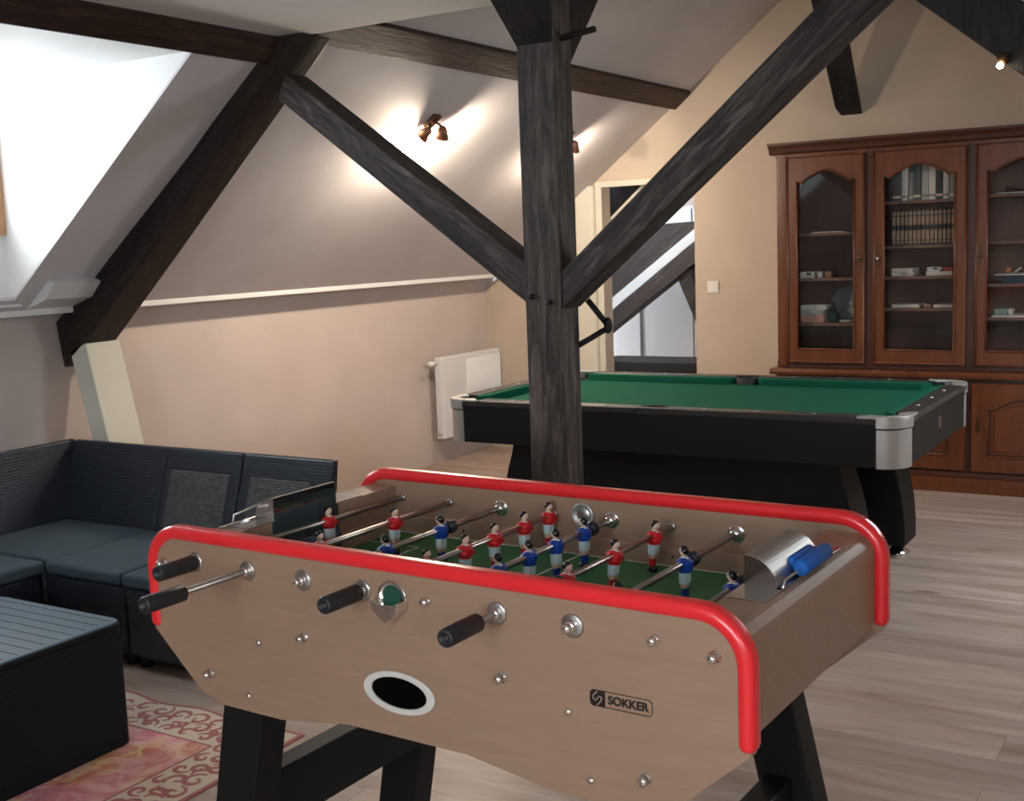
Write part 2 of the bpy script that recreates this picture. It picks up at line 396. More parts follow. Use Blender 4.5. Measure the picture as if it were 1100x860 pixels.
tag(MB().prism([(-2.05, 3.155), (-.20, 1.62), (-.10, 1.76), (-2.05, 3.32 - .05)], YT, YT + .17, 'beamD').build('rafter', bevel=.006), 'dark rafter crossing the top right corner above the bookcase', 'beam')
# painted leaning wall post beneath the rafter foot
tag(MB().prism([(-4.69, 1.085), (-4.575, 1.12), (-4.42, .45), (-4.32, 0), (-4.44, 0), (-4.53, .45)], YT - .0, YT + .20, 'cream').build('wall_post', bevel=.006), 'cream painted leaning timber under the left rafter foot, behind the sofa', 'post')
# purlins
tag(MB().prism([(-3.268, SL(-3.268) + .01), (-3.150, SL(-3.150) + .01), (-3.128, SL(-3.150) - .018), (-3.245, SL(-3.268) - .022)], YT + .16, YB, 'beamY').build('purlin', bevel=.004), 'brown purlin under the far roof slope, passing behind the post', 'beam')
tag(MB().prism([(-3.40, 2.255), (-3.285, SL(-3.285) + .01), (-3.275, 2.335), (-3.34, 2.243)], YF + .02, YT + .02, 'beamY').build('purlin', bevel=.004), 'dark purlin along the top of the dormer at upper left', 'beam')
# link brace at the gable
tag(MB().prism([(YB + .005, 2.20), (6.9, 2.96), (6.70, 2.96), (YB - .12, 2.235)], -2.15, -2.02, 'beamD', 'x').build('ridge_brace', bevel=.004), 'short black brace running from the gable wall up towards the ridge', 'beam')
# iron tie between strut and post
it = MB(); it.tube([(-2.018, 3.80, 1.29), (-1.955, 3.82, 1.205)], .011, 'iron').tube([(-1.952, 3.82, 1.186), (-2.06, 3.77, 1.12)], .011, 'iron')
it.ell((-1.948, 3.82, 1.197), (.016, .016, .03), 'iron')
tag(it.build('iron_tie'), 'black iron tie with round knuckle linking the right strut to the post', 'bracket')

# timbers seen through the opening
yh = 8.3
tag(MB().prism([(-4.60, .76), (-3.10, 1.845), (-3.10, 1.90), (-3.48, 1.615), (-3.95, 1.60), (-4.60, 1.35)], yh, yh + .14, 'beamR').build('rafter', bevel=.005), 'grey-black rafter seen through the opening, above the white rail', 'beam')
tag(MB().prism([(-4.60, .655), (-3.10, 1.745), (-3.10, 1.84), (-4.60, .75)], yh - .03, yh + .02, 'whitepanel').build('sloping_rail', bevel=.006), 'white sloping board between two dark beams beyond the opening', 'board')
tag(MB().prism([(-4.60, .48), (-4.2, .80), (-3.10, 1.58), (-3.10, 1.74), (-4.60, .65)], yh - .03, yh + .11, 'beamR').build('lower_rafter', bevel=.005), 'lower dark beam beneath the white sloping board beyond the opening', 'beam')
tag(MB().prism([(-3.66, 1.24), (-3.54, 1.27), (-3.30, .64), (-3.40, .64)], yh, yh + .10, 'beamR').build('brace', bevel=.004), 'short dark brace leaning right under the beams beyond the opening', 'beam')
# hallway gable triangle: glazed dark panel and cream sloping board
tag(MB().prism([(-3.93, 1.95), (-3.42, 1.95), (-3.93, 1.50)], YB + .20, YB + .23, 'blackgloss').build('dark_panel'), 'black glazed panel in the top left corner of the opening', 'panel')
tag(MB().prism([(-3.92, 1.57), (-3.35, 2.05), (-3.25, 2.05), (-3.25, 1.98), (-3.92, 1.42)], YB + .14, YB + .19, 'cream').build('sloping_board', bevel=.004), 'cream sloping board below the black glazed panel in the opening', 'board')
# white cupboards beyond
wx = -5.2
cup = empty('cupboard', (-4.3, 9.0, 0))
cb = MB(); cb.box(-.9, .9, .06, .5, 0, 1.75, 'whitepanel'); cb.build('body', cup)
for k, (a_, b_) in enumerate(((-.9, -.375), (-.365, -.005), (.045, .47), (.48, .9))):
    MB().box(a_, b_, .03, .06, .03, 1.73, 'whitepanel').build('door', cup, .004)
tag(cup, 'white cupboard with plain doors standing beyond the opening', 'cupboard')
# dark bench
be = empty('bench', (-3.7, 8.0, 0))
MB().box(-.5, .5, -.05, .38, .52, .60, 'blackmatte').build('seat', be, .012)
for sx in (-.45, .45): MB().box(sx - .03, sx + .03, 0, .34, 0, .52, 'blackmatte').build('leg', be, .004)
tag(be, 'low black bench seen across the bottom of the opening', 'bench')

# ------------------------------------------------------------------ radiator & switch
ra = empty('radiator', (XL, 6.98, .18))
rb = MB(); y0r, y1r = -.335, .42
rb.box(.055, .118, y0r, y1r, 0, .56, 'radiator')
rb.build('body', ra, .008, 3)
fl = MB()
for k in range(20):
    y = y0r + .31 + k * .0225
    if y < y1r - .01: fl.tube([(.120, y, .03), (.120, y, .53)], .0075, 'radiator', 8)
fl.build('ribbed_front', ra)
MB().box(.058, .115, y0r + .005, y1r - .005, .556, .566, 'radiator').build('top_grille', ra, .003)
MB().tube([(0, y0r - .03, .50), (.03, y0r - .03, .53), (.085, y0r - .03, .53), (.085, y0r + .0, .53)], .008, 'switch').lathe([(0, 0), (.018, 0), (.02, .02), (.018, .05), (0, .05)], 'switch', at((.085, y0r - .05, .53), (0, -1, 0)), 16).build('valve', ra)
MB().lathe([(0, 0), (.013, 0), (.012, .012), (0, .014)], 'chrome', at((.088, y0r, .04), (0, -1, 0)), 14).build('bleed_plug', ra)
for y in (y0r + .15, y1r - .15): MB().box(0, .056, y - .015, y + .015, .1, .46, 'radiator').build('wall_bracket', ra)
tag(ra, 'white panel radiator mounted on the left wall near the pool table', 'radiator')
sw = MB().box(-3.037, -2.957, YB - .012, YB, 1.128, 1.208, 'switch').build('light_switch', bevel=.003)
MB().box(-3.027, -2.967, YB - .016, YB - .011, 1.138, 1.198, 'switch').build('rocker', sw, .002)
tag(sw, 'small square white light switch on the wall left of the bookcase', 'switch')

# ------------------------------------------------------------------ ceiling spotlights
def lamp(y, label, power):
    x = -3.545; nrm = Vector((.613, 0, -.79)); u = Vector((.79, 0, .613))
    base = Vector((x, y, SL(x)))
    e = empty('ceiling_spotlight', base)
    T = Matrix(((u.x, 0, nrm.x, 0), (0, 1, 0, 0), (u.z, 0, nrm.z, 0), (0, 0, 0, 1)))
    MB().box(-.045, .045, -.03, .03, .002, .02, 'brass', T).build('mounting_plate', e, .003)
    for k, (du, dy, dirv) in enumerate(((-.025, -.045, (-.72, -.15, -.5)), (.0, .10, (-.35, .25, -.9)))):
        c0 = T @ Vector((du, dy * .6, .045)); d = Vector(dirv).normalized()
        MB().tube([T @ Vector((du * .3, dy * .3, .02)), c0], .006, 'brass', 8).build('arm', e)
        sh = MB(); Tm = Matrix.Translation(c0) @ rot_to(d)
        sh.lathe([(.012, -.005), (.020, 0), (.040, .06), (.038, .06), (.018, .002), (.010, 0)], M['shade'], Tm, 20).build('lamp_shade', e)
        MB().lathe([(0, .02), (.015, .025), (.017, .04), (.010, .052), (0, .055)], 'bulb', Tm, 14).build('bulb', e)
        ld = bpy.data.lights.new('spot lamp glow', 'POINT'); ld.energy = power; ld.color = (1, .84, .66); ld.shadow_soft_size = .022
        lo = bpy.data.objects.new('lamp_light', ld); COL.objects.link(lo); lo.parent = e
        lo.location = c0 + d * .085
    tag(e, label, 'lamp', 'ceiling spotlights'); return e
M['shade'] = mat('copper shade', (.30, .15, .10), .35, .6)
lamp(5.05, 'twin copper spotlight on the sloping ceiling, left of the post', 22.)
lamp(6.46, 'twin spotlight on the sloping ceiling, mostly hidden behind the post', 8.)
e = empty('spotlight', (-.605, 3.632, 1.945))
MB().lathe([(.012, 0), (.017, .01), (.017, .03), (.004, .032)], 'brass', at((0, 0, .0), (.3, .2, 1)), 16).build('housing', e)
MB().lathe([(0, -.008), (.007, -.005), (.009, .0), (.007, .005), (0, .007)], 'bulb', at((0, -.01, -.006), (.3, .2, 1)), 14).build('bulb', e)
tag(e, 'tiny lit spotlight under the dark rafter at top right', 'lamp')

# ------------------------------------------------------------------ bookcase
BX0, BX1 = -2.43, -.72
bc = empty('bookcase', ((BX0 + BX1) / 2, 7.2, 0)); ox, oy = (BX0 + BX1) / 2, 7.2
def bm_(): return MB()
def Bx(b, x0, x1, y0, y1, z0, z1, m): return b.box(x0 - ox, x1 - ox, y0 - oy, y1 - oy, z0, z1, m)
yU, yLo, yW = 7.02, 6.985, 7.40
divs = [BX0, -1.868, -1.307, BX1]
b = MB()
Bx(b, BX0, BX0 + .03, yU + .02, yW, .70, 1.97, 'cherry'); Bx(b, BX1 - .03, BX1, yU + .02, yW, .70, 1.97, 'cherry')
for d in divs[1:3]: Bx(b, d - .018, d + .018, yU + .01, yW, .70, 1.97, 'cherryD')
Bx(b, BX0, BX1, yU + .005, yW, 1.945, 1.985, 'cherry'); Bx(b, BX0, BX1, yU + .01, yW, .69, .735, 'cherryD')
Bx(b, BX0 + .02, BX0 + .066, yU + .0, yU + .03, .70, 1.97, 'cherry')
for d in divs[1:3]: Bx(b, d - .024, d + .024, yU + .002, yU + .02, .70, 1.96, 'cherryD')
b.build('upper_carcass', bc, .003)
b = MB(); Bx(b, BX0 + .02, BX1 - .02, yW - .015, yW, .70, 1.97, 'cherryB'); b.build('back_board', bc)
b = MB()
prof = [(0, 1.965), (-.012, 1.975), (-.018, 1.995), (-.035, 2.012), (-.045, 2.018), (-.045, 2.032), (0, 2.032)]
b.prism([(yU + p - oy, z) for p, z in prof] + [(yW - oy, 2.032), (yW - oy, 1.965)], BX0 - .035 - ox, BX1 + .035 - ox, 'cherryD', 'x').build('cornice', bc)
b = MB(); b.prism([(yLo - .03 - oy, .655), (yLo - .035 - oy, .672), (yLo - .025 - oy, .69), (yW - oy, .69), (yW - oy, .65), (yLo - oy, .65)], BX0 - .025 - ox, BX1 + .025 - ox, 'cherry', 'x').build('ledge', bc)
b = MB(); Bx(b, BX0, BX1, yLo + .01, yW, .10, .652, 'cherryD'); b.build('lower_carcass', bc, .003)
b = MB(); Bx(b, BX0 - .012, BX1 + .012, yLo - .015, yW, 0, .085, 'cherry'); Bx(b, BX0 - .006, BX1 + .006, yLo - .006, yW, .085, .115, 'cherryD'); b.build('plinth', bc, .004)
def arch(x0, x1, z0, z1, rise, n=28):
    # closed outline: bottom, right side, arched top (S-curve shoulders), left side
    pts = [(x0, z0), ((x0 + x1) / 2, z0), (x1, z0), (x1, (z0 + z1) / 2)]
    w = x1 - x0
    for k in range(n + 1):
        u = k / n; x = x1 - w * u; s_ = abs(2 * u - 1)
        if s_ > .92: z = z1
        else:
            q = 1 - s_ / .92; z = z1 + rise * (q * q * (3 - 2 * q)) ** .8 - .010 * math.sin(min(1, q / .22) * PI) * (1 if q < .22 else 0)
        pts.append((x, z))
    pts += [(x0, (z0 + z1) / 2)]; return pts
def rect_match(inner, X0_, X1_, Z0_, Z1_):
    cx = (X0_ + X1_) / 2; out = []
    i0 = min(p[0] for p in inner); i1 = max(p[0] for p in inner); z0 = min(p[1] for p in inner); z1 = max(p[1] for p in inner)
    n = len(inner)
    for k, (x, z) in enumerate(inner):
        if k == 0: out.append((X0_, Z0_))
        elif k == 2: out.append((X1_, Z0_))
        elif k == 1: out.append((x, Z0_))
        elif k == 3: out.append((X1_, z))
        elif k == n - 1: out.append((X0_, z))
        elif k == 4: out.append((X1_, Z1_))
        elif k == n - 2: out.append((X0_, Z1_))
        else: out.append((X0_ + (x - i0) / (i1 - i0) * (X1_ - X0_), Z1_))
    return out
doors = [(-2.358, -1.892, 'R'), (-1.846, -1.330, 'L'), (-1.286, -.775, 'L')]
for (x0, x1, hs) in doors:
    x0 -= ox; x1 -= ox; yf = yU - oy; mg = .062
    inner = arch(x0 + mg, x1 - mg, .805, 1.80, .062)
    outer = rect_match(inner, x0, x1, .722, 1.945)
    d = MB().band(outer, inner, yf - .012, yf + .014, 'cherry', 'y', True).build('door', bc, .003)
    ring = [(p[0], yf - .013, p[1]) for p in inner]; ring.append(ring[0])
    mo = MB(); mo.tube(ring, .0065, 'cherry', 8); mo.build('glazing_bead', d)
    mo = MB(); rr = [(x0 + .006, .728), (x1 - .006, .728), (x1 - .006, 1.939), (x0 + .006, 1.939), (x0 + .006, .728)]
    mo.tube([(p[0], yf - .013, p[1]) for p in rr], .007, 'cherry', 8); mo.build('edge_moulding', d)
    MB().prism(inner, yf + .002, yf + .006, 'glass').build('pane', d)
    hx = (x1 - .030) if hs == 'R' else (x0 + .030)
    k_ = MB(); k_.lathe([(0, 0), (.016, 0), (.012, .004), (0, .005)], 'brass', at((hx, yf - .012, 1.34), (0, -1, 0)), 14)
    k_.prism([(hx - .008, 1.29), (hx + .008, 1.29), (hx + .012, 1.33), (hx + .006, 1.40), (hx, 1.415), (hx - .006, 1.40), (hx - .012, 1.33)], yf - .016, yf - .012, 'brass')
    k_.tube([(hx, yf - .012, 1.335), (hx, yf - .035, 1.335)], .005, 'brass', 8); k_.ell((hx, yf - .037, 1.335), (.008, .006, .010), 'chrome' if hs == 'L' and x0 < .2 else 'brass', 10)
    k_.build('key_handle', d)
for i in range(3):
    x0 = [BX0 + .05, -1.85, -1.288][i] - ox; x1 = [-1.89, -1.325, -.77][i] - ox; yf = yLo - oy
    inner = arch(x0 + .085, x1 - .085, .215, .49, .055); outer = rect_match(inner, x0, x1, .128, .628)
    d = MB().band(outer, inner, yf - .012, yf + .012, 'cherry', 'y', True).build('lower_door', bc, .003)
    MB().prism(inner, yf - .004, yf + .010, 'cherryD').build('field', d)
    def shrink(p, s_):
        cx = (x0 + x1) / 2; cz = .37; return (cx + (p[0] - cx) * s_, cz + (p[1] - cz) * s_)
    ip = [shrink(p, .78) for p in inner]
    MB().band([shrink(p, .9) for p in inner], ip, yf - .006, yf + .0, 'cherry', 'y', True).prism(ip, yf - .014, yf + .0, 'cherry').build('raised_panel', d, .004)
    ring = [(p[0], yf - .013, p[1]) for p in inner]; ring.append(ring[0])
    MB().tube(ring, .006, 'cherry', 8).build('moulding', d)
    hx = x0 + .035 if i else x1 - .035
    MB().prism([(hx - .008, .35), (hx + .008, .35), (hx + .011, .38), (hx + .005, .44), (hx - .005, .44), (hx - .011, .38)], yf - .016, yf - .012, 'brass').ell((hx, yf - .026, .39), (.006, .010, .008), 'brass', 10).build('key_handle', d)
shelf_z = [(1.496, 1.227, .956), (1.66, 1.405, 1.228, 1.044), (1.672, 1.415, 1.177, .989)]
bays = [(BX0 + .03, divs[1] - .018), (divs[1] + .018, divs[2] - .018), (divs[2] + .018, BX1 - .03)]
for (xa, xb), zs in zip(bays, shelf_z):
    for z in zs:
        b = MB(); Bx(b, xa, xb, yU + .075, yW - .015, z - .018, z, 'cherryB'); b.build('shelf', bc)
tag(bc, 'tall carved cherry wood bookcase with three glazed doors against the gable wall', 'bookcase')

# contents ---------------------------------------------------------------
def cmat(name, c, r=.6): return mat(name, c, r)
spines = {'charcoal': (.05, .05, .05), 'grey': (.22, .21, .20), 'offwhite': (.62, .58, .52), 'darkgreen': (.06, .085, .075), 'tan': (.30, .20, .135), 'black': (.02, .02, .02), 'stone': (.40, .38, .34)}
SM = {k: cmat('cover ' + k, v, .55) for k, v in spines.items()}
SM['paper'] = cmat('page block', (.6, .55, .45), .9)
SM['gilt'] = cmat('gilt band', (.28, .16, .06), .4)
def book(x, y, z, w, dpt, hgt, m, bands=(), bandmat=None):
    e = empty('book', (x, y, z))
    c = MB()
    c.box(0, .002, 0, dpt, 0, hgt, m); c.box(w - .002, w, 0, dpt, 0, hgt, m)
    n = 5; c.prism([(0, .002)] + [(w * k / n, -.003 * math.sin(PI * k / n)) for k in range(n + 1)] + [(w, .002)], 0, hgt, m, 'z')
    for (a, b_) in bands: c.prism([(0, .0015)] + [(w * k / n, -.004 * math.sin(PI * k / n) - .0006) for k in range(n + 1)] + [(w, .0015)], a * hgt, b_ * hgt, bandmat, 'z')
    c.build('cover', e); MB().box(.002, w - .002, .002, dpt - .003, .003, hgt - .003, SM['paper']).build('pages', e); return e
# top shelf, middle bay: albums of various colours
xs0 = -1.79; ps = [(955, 964.5, 'charcoal', .20), (965, 971.6, 'offwhite', .205), (972.4, 977, 'grey', .16), (977.3, 985, 'darkgreen', .215), (986, 993, 'stone', .225), (993.5, 1000.4, 'offwhite', .225), (1001, 1008, 'black', .222), (1008.4, 1014, 'offwhite', .215), (1014.8, 1020.5, 'grey', .20)]
names = {'charcoal': 'charcoal', 'offwhite': 'off-white', 'grey': 'grey', 'darkgreen': 'dark green', 'stone': 'stone coloured', 'black': 'black'}
desc = ['broad charcoal album at the left end of the top shelf behind the middle glass door',
 'off-white album second from the left on the top shelf of the middle bay',
 'short grey book between the off-white and dark green albums on the top shelf',
 'dark green album left of the stone coloured one on the top shelf',
 'stone coloured album in the centre of the top shelf of the middle bay',
 'off-white album directly left of the black one on the top shelf',
 'black album between two off-white ones on the top shelf',
 'narrow off-white album directly right of the black one on the top shelf',
 'grey album at the right end of the top shelf of the middle bay']
def pxx(p): return -1.79 + (p - 950) * .00528
for (a, b_, k, hh), ds in zip(ps, desc):
    e = book(pxx(a), 7.12, 1.66, pxx(b_) - pxx(a), .19, hh, SM[k], ((.08, .14),), SM['paper'] if k in ('charcoal', 'grey', 'black', 'darkgreen') else SM['grey'])
    tag(e, ds, 'book', 'albums on the top shelf')
# second shelf: row of matching bound volumes
proto = None
for k in range(15):
    x = pxx(954.5) + k * .0238
    if proto is None:
        proto = book(x, 7.12, 1.405, .0185, .14, .205, SM['tan'], ((.0, .05), (.12, .15), (.42, .56), (.80, .84), (.94, 1.)), SM['black'])
        o = proto
    else:
        o = dup(proto); o.location = (x, 7.12, 1.405)
    tag(o, 'tan bound volume with black bands in the matching row on the second shelf', 'book', 'matching bound volumes')
CM = {k: cmat('box ' + k, c) for k, c in {'salmon': (.42, .20, .15), 'pale': (.50, .50, .48), 'pattern': (.30, .30, .27), 'cream': (.58, .53, .46), 'red': (.30, .05, .04), 'green': (.25, .33, .28), 'brown': (.22, .12, .08), 'navy': (.03, .05, .08)}.items()}
def boxthing(name, x0, x1, y0, y1, z, h_, m, label, cat, grp=None, mark=None):
    e = empty(name, ((x0 + x1) / 2, (y0 + y1) / 2, z)); hw = (x1 - x0) / 2; hd = (y1 - y0) / 2
    MB().box(-hw + .002, hw - .002, -hd + .002, hd - .002, 0, h_ * .6, m).build('base', e, .001)
    MB().box(-hw, hw, -hd, hd, h_ * .35, h_, m).build('lid', e, .0015)
    if mark: MB().box(-hw * .1, hw * .45, -hd - .001, -hd + .001, h_ * .45, h_ * .85, mark).build('printed_mark', e)
    tag(e, label, cat, grp); return e
def px3(p): return pxx(p)
boxthing('game_box', px3(954), px3(978), 7.12, 7.30, 1.228, .023, CM['cream'], 'cream flat game box at the bottom left of the third shelf, middle bay', 'box', 'game boxes in the bookcase', SM['grey'])
boxthing('game_box', px3(954), px3(977), 7.12, 7.30, 1.2515, .022, CM['cream'], 'cream flat game box on top at the left of the third shelf', 'box', 'game boxes in the bookcase')
boxthing('game_box', px3(991), px3(1019), 7.12, 7.30, 1.228, .023, CM['cream'], 'cream long game box at the bottom right of the third shelf', 'box', 'game boxes in the bookcase')
boxthing('game_box', px3(992), px3(1007), 7.12, 7.28, 1.2515, .025, CM['pale'], 'small pale game box with dark mark upon the long one', 'box', 'game boxes in the bookcase', SM['black'])
boxthing('game_box', px3(1007.6), px3(1019), 7.12, 7.28, 1.2515, .024, CM['red'], 'small dark red box beside the pale one on the third shelf', 'box', 'game boxes in the bookcase')
boxthing('game_box', px3(954), px3(984), 7.12, 7.30, 1.044, .020, CM['cream'], 'cream wide flat box at the left of the fourth shelf', 'box', 'game boxes in the bookcase')
boxthing('game_box', px3(999), px3(1019), 7.12, 7.30, 1.044, .018, CM['cream'], 'cream flat box at the right of the fourth shelf', 'box', 'game boxes in the bookcase')
boxthing('trinket_box', px3(988), px3(996), 7.14, 7.20, 1.044, .022, CM['brown'], 'small brown trinket box between the flat boxes on the fourth shelf', 'box')
# left bay
def lx(p): return -2.33 + (p - 850) * .0054
sh = MB().prism([(lx(866), 7.12), (lx(902), 7.13), (lx(898), 7.30), (lx(868), 7.28)], 1.496, 1.502, CM['pale'], 'z').build('paper_pad'); tag(sh, 'thin pale pad of paper lying on the top left shelf', 'paper')
boxthing('card_box', lx(853), lx(869.5), 7.12, 7.24, 1.227, .036, M['cardwhite'], 'white card box with dark mark on the second left shelf', 'box', None, SM['black'])
boxthing('card_box', lx(872), lx(878.5), 7.12, 7.20, 1.227, .036, CM['pattern'], 'small grey card box in the middle of the second left shelf', 'box', None, SM['paper'])
boxthing('card_box', lx(881), lx(888), 7.12, 7.20, 1.227, .038, CM['brown'], 'small brown card box right of the grey one on the second left shelf', 'box')
boxthing('game_box', lx(853), lx(879.5), 7.12, 7.32, .956, .042, CM['salmon'], 'salmon game box at the bottom of the left bay stack', 'box', 'stacked game boxes, left bay')
boxthing('game_box', lx(853), lx(879), 7.12, 7.32, .9985, .034, CM['pattern'], 'patterned grey game box in the middle of the left bay stack', 'box', 'stacked game boxes, left bay', SM['paper'])
boxthing('game_box', lx(853), lx(882.5), 7.12, 7.32, 1.033, .030, CM['pale'], 'pale game box topmost of the left bay stack', 'box', 'stacked game boxes, left bay')
pl = MB(); T = at((lx(895.5), 7.33, 1.062), (0, -1, .12))
pl.lathe([(0, .0), (.07, 0), (.10, .012), (.104, .014), (.10, .016), (.07, .005), (0, .005)], cmat('greenish glass plate', (.16, .20, .20), .15), T, 36)
tag(pl.build('plate'), 'round grey glass plate standing upright on the lower left shelf', 'plate')
tag(MB().lathe([(0, 0), (.026, 0), (.03, .01), (.028, .05), (.012, .062), (.012, .07), (0, .07)], cmat('teal glass', (.05, .16, .15), .2), Matrix.Translation((lx(884.5), 7.22, .956)), 20).build('jar'), 'small teal glass jar between the game boxes and the plate', 'jar')
tag(MB().lathe([(0, 0), (.03, 0), (.045, .012), (.043, .014), (.028, .003), (0, .003)], M['cardwhite'], Matrix.Translation((lx(903), 7.16, .956)), 24).build('saucer'), 'small pale saucer lying in front of the upright plate', 'plate')
# right bay
def rx(p): return -1.20 + (p - 1068) * .0054
tr = MB(); tr.box(rx(1068), rx(1110), 7.12, 7.28, 1.672, 1.680, M['steel']); 
trb = tr.build('tray', bevel=.002); tag(trb, 'silver tray lying on the top right shelf', 'tray')
cb = MB(); pts = []
for k in range(90):
    a = k / 90 * 8 * PI; pts.append((rx(1088) + .085 * math.sin(a * .37) + .02 * math.cos(a), 7.19 + .02 * math.sin(a), 1.693 + .012 * math.sin(a * 1.3)))
cb.tube(pts, .003, M['blackgloss'], 6); tag(cb.build('cable'), 'tangled black cable piled on the silver tray', 'cable')
tag(MB().box(rx(1068), rx(1110), 7.11, 7.30, 1.222, 1.230, M['cardwhite']).build('board', bevel=.001), 'thin white board resting over a blue case on the right shelf', 'board')
cs = boxthing('storage_case', rx(1075), rx(1108), 7.13, 7.30, 1.177, .044, CM['navy'], 'navy blue case under the white board on the right shelf', 'case')
tag(MB().ell((rx(1079), 7.17, 1.249), (.022, .02, .018), cmat('orange', (.5, .2, .07)), 16).build('ball'), 'small orange ball on the white board, right bay', 'ball')
tag(MB().tube([(rx(1086), 7.15, 1.235), (rx(1092), 7.17, 1.262)], .006, M['cardwhite'], 10).build('pen'), 'short white marker leaning on the white board beside the orange ball', 'pen')
boxthing('card_box', rx(1068), rx(1081), 7.12, 7.22, 1.0, .036, CM['green'], 'greenish card box at the left of the lowest right shelf', 'box')
boxthing('card_box', rx(1081.5), rx(1085.5), 7.12, 7.20, 1.0, .036, M['cardwhite'], 'narrow white card box beside the greenish one, right bay', 'box')
tag(MB().box(rx(1066), rx(1110), 7.10, 7.32, .989, .9995, M['cardwhite']).build('board', bevel=.001), 'white board lying on the lowest right shelf', 'board')

# ------------------------------------------------------------------ pool table
PX, PY = -2.135, 5.164; HL, HW = 1.066, .6275
pt = empty('pool_table', (PX, PY, 0))
ZT = .79
# bed
MB().box(-HL + .10, HL - .10, -HW + .10, HW - .10, .715, .752, 'cloth').build('bed', pt)
# cushions (six)
def cush(x0, x1, y0, y1, inner):  # inner direction vector
    b = MB()
    if abs(inner[1]):
        s_ = inner[1]; yo = -s_ * (HW - .085); yi = yo + s_ * .045
        b.prism([(x0, yo), (x1, yo), (x1 - .045, yi), (x0 + .045, yi)], .745, .787, 'cloth', 'z')
    else:
        s_ = inner[0]; xo = -s_ * (HL - .085); xi = xo + s_ * .045
        b.prism([(xo, y0), (xo, y1), (xi, y1 - .045), (xi, y0 + .045)], .745, .787, 'cloth', 'z')
    b.build('cushion', pt, .006)
for s_ in (-1, 1):
    cush(-HL + .155, -.055, 0, 0, (0, -s_)); cush(.055, HL - .155, 0, 0, (0, -s_))
    cush(0, 0, -HW + .155, HW - .155, (-s_, 0))
# rail tops
for s_ in (-1, 1):
    ya, yb = sorted((s_ * HW, s_ * (HW - .085)))
    for (xa, xb) in ((-HL + .19, -.06), (.06, HL - .19)):
        MB().box(xa, xb, ya, yb, .762, ZT, 'railtop').build('rail', pt, .005)
    MB().box(-.06, .06, *sorted((s_ * HW, s_ * (HW - .035))), .762, ZT, 'railtop').build('rail', pt)
    xa, xb = sorted((s_ * HL, s_ * (HL - .085)))
    MB().box(xa, xb, -HW + .19, HW - .19, .762, ZT, 'railtop').build('rail', pt, .005)
# aprons
for s_ in (-1, 1):
    MB().box(-HL + .112, HL - .112, *sorted((s_ * (HW - .012), s_ * (HW - .035))), .592, .768, 'apron').build('apron', pt, .003)
    MB().box(*sorted((s_ * (HL - .012), s_ * (HL - .035))), -HW + .112, HW - .112, .592, .768, 'apron').build('apron', pt, .003)
MB().box(-HL + .07, HL - .07, -HW + .07, HW - .07, .60, .71, 'blackmatte').build('underframe', pt)
# corner caps
R_ = .112
for sx in (-1, 1):
    for sy in (-1, 1):
        cx, cy = HL - R_, HW - R_; n = 10
        arc = [(cx + R_ * math.cos(a), cy + R_ * math.sin(a)) for a in [PI / 2 * k / n for k in range(n + 1)]]
        pc = (HL - .105, HW - .105); pr = .058
        a0 = 2.2; hole = [(pc[0] + pr * math.cos(a), pc[1] + pr * math.sin(a)) for a in [PI / 2 + .75 - (PI / 2 + 1.5) * k / 12 for k in range(13)]]
        poly = [(HL, HW - .19)] + arc + [(HL - .19, HW), (HL - .19, HW - .02)] + hole + [(HL - .02, HW - .19)]
        c = MB(); c.prism([(p[0] * sx, p[1] * sy) for p in poly], .784, ZT + .003, 'alu', 'z')
        c.prism([(p[0] * sx, p[1] * sy) for p in [(HL - .03, HW - R_ - .004), (HL, HW - R_ - .004)] + arc + [(HL - R_ - .004, HW), (HL - R_ - .004, HW - .03)] + [(HL - .03 - .0, HW - .09), (HL - .09, HW - .03)][::-1]], .747, .786, 'alu', 'z')
        c.box(*sorted((sx * (HL - .19), sx * (HL - R_))), *sorted((sy * (HW - .001), sy * (HW - .022))), .762, .786, 'railtop').box(*sorted((sx * (HL - .001), sx * (HL - .022))), *sorted((sy * (HW - .19), sy * (HW - R_))), .762, .786, 'railtop')
        r2 = R_ - .008; cxs = HL - R_; outer = [(HL - .006, HW - .17 + .0)] ; 
        arc1 = [(HL - R_ + (R_ - .006) * math.cos(a), HW - R_ + (R_ - .006) * math.sin(a)) for a in [PI / 2 * k / n for k in range(n + 1)]]
        arc2 = [(HL - R_ + (R_ - .03) * math.cos(a), HW - R_ + (R_ - .03) * math.sin(a)) for a in [PI / 2 * k / n for k in range(n + 1)]]
        c.prism([(p[0] * sx, p[1] * sy) for p in [(HL - .05, HW - R_ - .004), (HL - .006, HW - R_ - .004)] + arc1 + [(HL - R_ - .004, HW - .006), (HL - R_ - .004, HW - .05)]], .590, .741, 'alu', 'z')
        c.build('corner_cap', pt, .002)
        MB().lathe([(pr + .004, .0), (pr + .004, .062), (pr - .002, .062), (pr - .004, .01), (0, .005)], 'blackmatte', Matrix.Translation((pc[0] * sx, pc[1] * sy, .695)), 24).build('pocket', pt)
for sy in (-1, 1):
    MB().lathe([(.052, 0), (.052, .092), (.046, .092), (.045, .01), (0, .005)], 'blackmatte', Matrix.Translation((0, sy * (HW - .078), .695)), 24).build('pocket', pt)
# diamond sights
pr_ = MB().lathe([(0, .0), (.0075, 0), (.0075, .0012), (0, .0014)], M['line'], None, 10).build('sight', pt)
pos = [(x, s_ * (HW - .045)) for s_ in (-1, 1) for x in (-.70, -.465, -.235, .235, .465, .70)] + [(s_ * (HL - .045), y) for s_ in (-1, 1) for y in (-.24, 0, .24)]
for i, (x, y) in enumerate(pos):
    o = pr_ if i == 0 else pr_.copy()
    if i: COL.objects.link(o); o.parent = pt
    o.location = (x, y, ZT + .0002)
